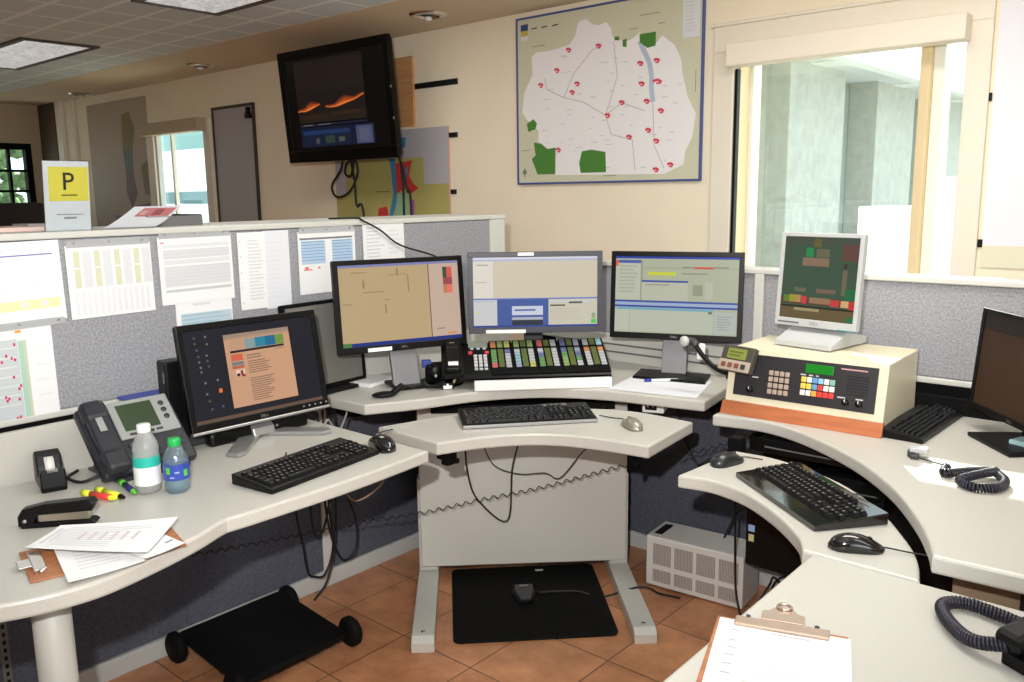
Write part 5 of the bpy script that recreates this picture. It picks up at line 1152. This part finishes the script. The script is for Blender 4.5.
mb = MB(); mb.box(-w / 2 + .012, .028, -h / 2 + .012, w / 2 - .012, .055, h / 2 - .012, BLK, .01, MT); mb.box(-.3, .05, -.25, .3, .11, .22, BLK, .015, MT); mb.build('back_shell', tv)
mb = MB(); sw, sh_ = w - 2 * bz, h - bz - .07; sx0, sz1 = -sw / 2, h / 2 - bz
mb.box(sx0, .008, sz1 - sh_, sx0 + sw, .02, sz1, mat('tv_off_black', (8, 8, 10), .25), 0, MT)
V = [(.10, .03, .80, .70, E_((22, 15, 13))), (.10, .06, .80, .36, E_((28, 19, 16))), (.12, .60, .78, .70, E_((30, 21, 14))), (.16, .62, .40, .66, E_((44, 28, 16))), (.46, .60, .74, .64, E_((44, 28, 16)))]
V += [(.10, .715, .80, .735, E_((18, 22, 46))), (.10, .75, .86, .965, E_((10, 17, 40))), (.13, .785, .62, .83, E_((22, 44, 82))), (.13, .83, .62, .95, E_((14, 24, 46))), (.26, .87, .30, .93, E_((62, 62, 60))), (.36, .85, .46, .93, E_((42, 54, 44))), (.50, .87, .56, .92, E_((70, 70, 64))), (.68, .77, .84, .955, E_((64, 68, 96))), (.71, .80, .81, .93, E_((74, 80, 104))), (.14, .72, .24, .73, E_((96, 96, 104))), (.30, .72, .44, .73, E_((88, 88, 96)))]
def flame(pts, wd, m, y):
    q = [Vector((sx0 + a * sw, sz1 - b_ * sh_)) for a, b_ in pts]; n_ = len(q)
    lo = [(p.x, p.y) for p in q]; hi = [(p.x, p.y + wd * (.25 + .75 * math.sin(math.pi * k / (n_ - 1)) * (.6 + .4 * math.sin(k * 5)))) for k, p in enumerate(q)]
    mb.poly(lo + hi[::-1], m, y, MT)
for dz, wd, c_ in ((.0, .05, (92, 40, 18)), (.004, .034, (150, 62, 24)), (.006, .016, (206, 104, 40))):
    yy = .0072 - dz * .1
    flame([(.10, .575), (.14, .57), (.18, .575), (.22, .565), (.26, .55), (.30, .53), (.34, .515)], wd, E_(c_), yy)
    flame([(.40, .545), (.45, .555), (.50, .555), (.55, .545), (.60, .53), (.65, .515), (.70, .50), (.75, .475), (.79, .455)], wd, E_(c_), yy)
mb.rects(sx0, sz1, sw, sh_, V, .008, .0006, MT); mb.build('screen', tv)
mb = MB(); mb.box(-.04, .10, -.12, .04, .30, .10, BLKM, .006); mb.box(-.10, .30, -.2, .10, .355, .18, BLKM, .006); mb.build('wall_arm', tv)
for lb, pts in (('black cable looping in a coil beneath the television', [(-4.30, 3.38, 1.66), (-4.36, 3.40, 1.58), (-4.477, 3.42, 1.492), (-4.46, 3.42, 1.43), (-4.391, 3.42, 1.416), (-4.29, 3.42, 1.46), (-4.22, 3.42, 1.56), (-4.24, 3.42, 1.64), (-4.32, 3.42, 1.62), (-4.34, 3.42, 1.56), (-4.28, 3.42, 1.55), (-4.22, 3.40, 1.66)]),
         ('black cable hanging straight down below the middle of the television', [(-4.26, 3.40, 1.66), (-4.275, 3.44, 1.5), (-4.265, 3.44, 1.36), (-4.22, 3.46, 1.25), (-4.20, 3.46, .006)]), ('black cable hanging from the right corner of the television', [(-3.86, 3.40, 1.68), (-3.858, 3.45, 1.627), (-3.85, 3.46, 1.45), (-3.85, 3.46, 1.30), (-3.85, 3.46, .006)]),
         ('second black cable slanting down from the right corner of the television', [(-3.84, 3.40, 1.68), (-3.845, 3.45, 1.60), (-3.815, 3.46, 1.45), (-3.785, 3.46, 1.306), (-3.77, 3.46, .006)])):
    tag(MB().tube(pts, .007, CABLE, 8).build('cable', None), lb, 'cable', 'television cables')
tag(MB().tube([(-2.62, 1.98, 1.339), (-2.46, 1.985, 1.342), (-2.444, 1.99, 1.335), (-2.44, 2.072, 1.296), (-2.44, 2.167, 1.236), (-2.40, 2.30, 1.19), (-2.33, 2.36, 1.14)], .0035, CABLE, 8).build('cable', None), 'thin black cable draped over the partition top towards the monitors', 'cable')
tag(MB().box(-.085, -.018, 0, .085, 0, .405, PLY, .002).build('plywood_board', None, (-3.955, YW, 1.83)), 'bare plywood board on the wall right of the television', 'board')
# parcel map behind the television
t, w, h = wallthing('wall_map', 'olive and grey parcel map with red and blue areas below the television', 'map', -4.66, -3.595, 1.05, 1.815)
mb = MB(); mb.box(-w / 2, -.006, 0, w / 2, 0, h, mat('map_olive', (186, 180, 110), .6))
def r_(u0, v0, u1, v1, m, y): mb.rects(-w / 2, h, w, h, [(u0, v0, u1, v1, m)], y, .0004)
MGY = mat('map_grey', (190, 188, 196), .6)
r_(0, 0, 1, .22, MGY, -.006); r_(.80, .2, 1, .43, MGY, -.0062); r_(0, .2, .10, .50, MGY, -.0062)
def pz(pts, m, y): mb.poly([(-w / 2 + (.23 + .77 * a) * w, h - b * h) for a, b in pts], m, y)
pz([(.36, .22), (.43, .22), (.45, .40), (.43, .58), (.37, .72), (.33, .72), (.40, .5), (.38, .3)], mat('map_blue', (60, 140, 186), .6), -.0072)
pz([(.43, .26), (.62, .24), (.58, .36), (.62, .42), (.68, .46), (.60, .50), (.52, .46), (.44, .50)], mat('map_redarea', (206, 62, 58), .6), -.0074)
pz([(.55, .30), (.58, .28), (.55, .38), (.52, .40)], mat('map_blue', (60, 140, 186), .6), -.0078)
pz([(.45, .50), (.56, .50), (.58, .72), (.40, .72)], mat('map_seafoam', (150, 190, 156), .6), -.0073)
pz([(.58, .55), (.63, .55), (.63, .70), (.58, .70)], mat('map_purple', (170, 90, 170), .6), -.0076)
pz([(.22, .62), (.32, .60), (.34, .70), (.20, .72)], MATS['map_redarea'], -.0074); pz([(.50, .06), (.56, .06), (.55, .14), (.50, .14)], MATS['map_blue'], -.0074)
pz([(.2, .48), (.36, .48), (.36, .485), (.2, .485)], ink((90, 90, 80)), -.0075); mb.build('sheet', t)
mb = MB(); mb.box(w / 2, -.008, 0, w / 2 + .006, 0, h, mat('pink_edge', (222, 178, 168), .6)); mb.build('edge', t)
BS = mat('black_rail', (20, 20, 22), .5)
for lb, x0, x1, z0, z1 in (('long thin black rail piece on the wall right of the plywood board', -3.862, -3.511, 2.042, 2.074), ('short black clip on the wall at the top of the parcel map edge', -3.586, -3.522, 1.748, 1.776), ('smallest black clip on the wall beside the lower parcel map edge', -3.581, -3.541, 1.425, 1.452)):
    tag(MB().box(-(x1 - x0) / 2, -.012, 0, (x1 - x0) / 2, 0, z1 - z0, BS, .002).build('rail_piece', None, ((x0 + x1) / 2, YW, z0)), lb, 'rail piece', 'black rail pieces on the wall')
# narrow grey board
t, w, h = wallthing('whiteboard', 'tall narrow grey board in a dark frame left of the television', 'board', -6.14, -5.57, .95, 2.10)
MB().box(-w / 2 + .02, -.012, .02, w / 2 - .02, 0, h - .02, mat('board_grey', (176, 172, 174), .4)).build('surface', t)
DF = mat('dark_bronze', (58, 48, 40), .5); mb = MB(); mb.box(-w / 2, -.02, 0, -w / 2 + .02, 0, h, DF, .002); mb.box(w / 2 - .02, -.02, 0, w / 2, 0, h, DF, .002); mb.box(-w / 2 + .02, -.02, h - .02, w / 2 - .02, 0, h, DF, .002); mb.box(-w / 2 + .02, -.02, 0, w / 2 - .02, 0, .02, DF, .002); mb.build('frame', t)
mb = MB(); mb.prism([(-.03, -.05), (.03, -.05), (.035, -.03), (.015, 0), (.02, .03), (-.015, .03), (-.015, 0), (-.035, -.03)], -.035, -.012, BLK, .003, Matrix.Translation((w / 2 - .06, 0, h - .06)), 'y'); mb.build('hook', t)
# tall faded poster far left
t, w, h = wallthing('wall_poster', 'faded purple map poster near the far end of the back wall', 'poster', -8.35, -7.2, 1.0, 2.28)
mb = MB(); mb.box(-w / 2, -.004, 0, w / 2, 0, h, mat('poster_mauve', (188, 170, 152), .6))
def pz2(pts, m, y): mb.poly([(-w / 2 + a * w, h - b * h) for a, b in pts], m, y)
pz2([(.60, .10), (.72, .08), (.80, .2), (.74, .34), (.66, .36), (.58, .34)], mat('poster_olive', (142, 130, 88), .6), -.0045); pz2([(.58, .34), (.74, .33), (.72, .5), (.60, .52)], mat('poster_teal', (112, 124, 116), .6), -.0046)
pz2([(.60, .50), (.72, .48), (.76, .64), (.66, .74), (.58, .62)], mat('poster_violet', (128, 104, 118), .6), -.0047); pz2([(.70, .72), (.95, .70), (.92, .86), (.76, .88)], mat('poster_blue', (128, 114, 136), .6), -.0048); pz2([(.85, .45), (1, .40), (1, .65), (.88, .64)], mat('poster_sand', (140, 128, 100), .6), -.0047); mb.build('sheet', t)
# white chart at the right edge
t, w, h = wallthing('wall_chart', 'large white chart on the wall right of the window', 'chart', -.772, .35, 1.125, 2.30)
MB().box(-w / 2, -.005, 0, w / 2, 0, h, mat('chart_white', (236, 236, 244), .6)).rects(-w / 2, h, w, h, [(0, .93, .3, 1, ink((232, 226, 200)))], -.005, .0006).build('sheet', t)
for lb, x, z in (('upper black clip on the edge of the white chart', -.784, 1.735), ('lower black clip on the edge of the white chart', -.776, 1.20)):
    tag(MB().box(-.008, -.012, 0, .008, 0, .03, BLK, .002).build('clip', None, (x, YW, z)), lb, 'clip', 'clips on the white chart')

# dark chair back far left under the black window
t = thing('office_chair', 'dark chair back by the far left window', 'chair', (-8.2, 2.83, 0), 60)
mb = MB(); mb.box(-.24, .0, .82, .24, .06, 1.40, mat('dark_upholstery', (46, 40, 38), .8), .05, None, 3); mb.build('backrest', t)
MB().box(-.24, -.45, .44, .24, .02, .52, MATS['dark_upholstery'], .03).build('seat', t)
MB().box(-.03, .05, .45, .03, .09, .95, BLKM, .005).build('back_support', t)
mb = MB(); mb.cyl((0, -.2, .08), .03, .37, BLKM, 14); 
for k in range(5):
    a = 2 * math.pi * k / 5; mb.tube([(0, -.2, .09), (.28 * math.cos(a), -.2 + .28 * math.sin(a), .05)], .022, BLKM, 8, spline=False); mb.ball((.28 * math.cos(a), -.2 + .28 * math.sin(a), .028), .028, .028, .028, BLKM, 10, 6)
mb.build('swivel_base', t)

# ------------------------------------------------------------------ outside
CONC = mat('pale_concrete', (206, 204, 198), .9, noise=(6, .03)); STUC = mat('grey_block', (188, 187, 178), .9, noise=(10, .05)); STUC2 = mat('dark_recess', (164, 170, 164), .9)
struct(MB().box(-30, 3.72, -.25, 15, 40, -.12, CONC).build('ground'))
t = thing('exterior_building', 'pale building with a covered walkway seen through the sunny window', 'building', (-4.0, 14, -.12))
MB().box(-3, -8, 0, -.0, 16, 3.3, STUC2).build('wall', t)
for k in range(5): MB().box(0, -5.5 + k * 2.6, 0, .35, -4.0 + k * 2.6, 2.9, STUC, .01).build('pilaster', t)
mb = MB(); mb.box(-.2, -8, 2.85, .9, 16, 2.95, mat('canopy_soffit', (220, 222, 218), .8)); mb.build('canopy', t)
MB().box(.9, -8, 2.72, 1.05, 16, 3.05, mat('beam_white', (240, 238, 232), .7), .01).build('canopy_beam', t)
for k in range(4): MB().box(.3, -5.0 + k * 2.6, 2.835, .7, -4.6 + k * 2.6, 2.85, mat('beam_white', (240, 238, 232), .7), .005).build('canopy_light', t)
t = thing('utility_box', 'white utility cabinet outside the sunny window', 'utility box', (-1.75, 6.6, -.12))
MB().box(-.45, -.2, 0, .9, .3, 1.42, WHITE, .01).build('case', t); MB().box(-.0, -.2, 1.42, .9, .3, 1.62, WHITE, .01).build('hood', t)
t = thing('exterior_building', 'white building with dark band seen through the narrow far window', 'building', (-12.5, 7.5, -.12))
MB().box(-5, 0, 0, 2.2, .3, 1.45, WHITE).build('wall', t); MB().box(-5, -.02, 1.45, 2.2, .3, 1.65, mat('teal_band', (70, 110, 120), .5)).build('band', t); MB().box(-5, .0, 1.65, 2.2, .3, 2.35, WHITE).build('upper_wall', t); MB().box(-5, .0, 2.35, 2.2, .3, 2.9, mat('teal_glass', (120, 160, 160), .3)).build('clerestory', t)
for k, (x, y, lb) in enumerate(((-13.5, 2.2, 'green tree outside the black framed window'), (-15.0, 4.6, 'farther green tree outside the black framed window'))):
    t = thing('garden_tree', lb, 'tree', (x, y, -.12)); mb = MB(); lf = mat('leaf_green', (92, 116, 76), .8, noise=(9, .4))
    for q in range(140):
        a, b_ = random.uniform(0, 6.28), random.uniform(-1, 1); rr_ = random.uniform(.4, .9)
        mb.ball((rr_ * math.cos(a) * (1 - b_ * b_) ** .5, rr_ * math.sin(a) * (1 - b_ * b_) ** .5, 2.0 + b_ * .8), .13, .13, .11, lf, 6, 4)
    mb.build('crown', t); MB().cyl((0, 0, 0), .09, 1.7, mat('bark', (84, 70, 58), .9), 12, .06).build('trunk', t)
struct(MB().box(-40, -15, -.3, XL - .1, 3.6, -.15, CONC).build('ground_left'))

# ------------------------------------------------------------------ light
wd = bpy.data.worlds.new('sky'); SC.world = wd; wd.use_nodes = True
bg = wd.node_tree.nodes['Background']; bg.inputs[0].default_value = (.80, .90, 1.0, 1); bg.inputs[1].default_value = 3.2
def light(kind, name, loc, energy, color=(1, 1, 1), target=None, **kw):
    ld = bpy.data.lights.new(name, kind); ld.energy = energy; ld.color = color
    for k, v in kw.items(): setattr(ld, k, v)
    o = bpy.data.objects.new(name, ld); COL.objects.link(o); o.location = loc
    if target is not None: o.rotation_euler = (Vector(target) - Vector(loc)).to_track_quat('-Z', 'Y').to_euler()
    return o
el = R(33); sd = Vector((.53 * math.cos(el), -.85 * math.cos(el), -math.sin(el)))
s_ = light('SUN', 'sun', (-3, 8, 6), 16.0, (1, .96, .88), Vector((-3, 8, 6)) + sd, angle=R(.5))
# camera flash just above and left of the lens
fl = Vector((0, 0, H)) - ri * .12 + Vector((0, 0, .20)) + fw * .02
light('SPOT', 'camera_flash', fl, 205, (1, .97, .93), fl + fw * 1.0 + Vector((0, 0, .24)), spot_size=R(112), spot_blend=.7, shadow_soft_size=.02)
# added unseen ceiling fill over the desks, plus one light at the visible troffer
for (x, y, e) in ((-.8, 2.28, 22), (.6, 1.4, 8), (-3.5, 2.28, 11)):
    light('AREA', 'ceiling_fill_light', (x, y, ZC - .02), e, (1, .95, .87), (x, y, 0), shape='RECTANGLE', size=1.2, size_y=.44)
light('AREA', 'right_wall_fill_light', (XR + .05, -.35, 1.55), 14, (.94, .97, 1), (-2, .5, 1.6), shape='RECTANGLE', size=2.1, size_y=1.1)  # added fill light set in the unseen right wall opening

SC.view_settings.view_transform = 'Standard'; SC.view_settings.look = 'None'; SC.view_settings.gamma = 1; SC.view_settings.exposure = 0.05
SC.view_settings.use_curve_mapping = False
SC.cycles.use_denoising = True
SC.cycles.max_bounces = 8; SC.cycles.transparent_max_bounces = 16
SC.cycles.sample_clamp_indirect = 6
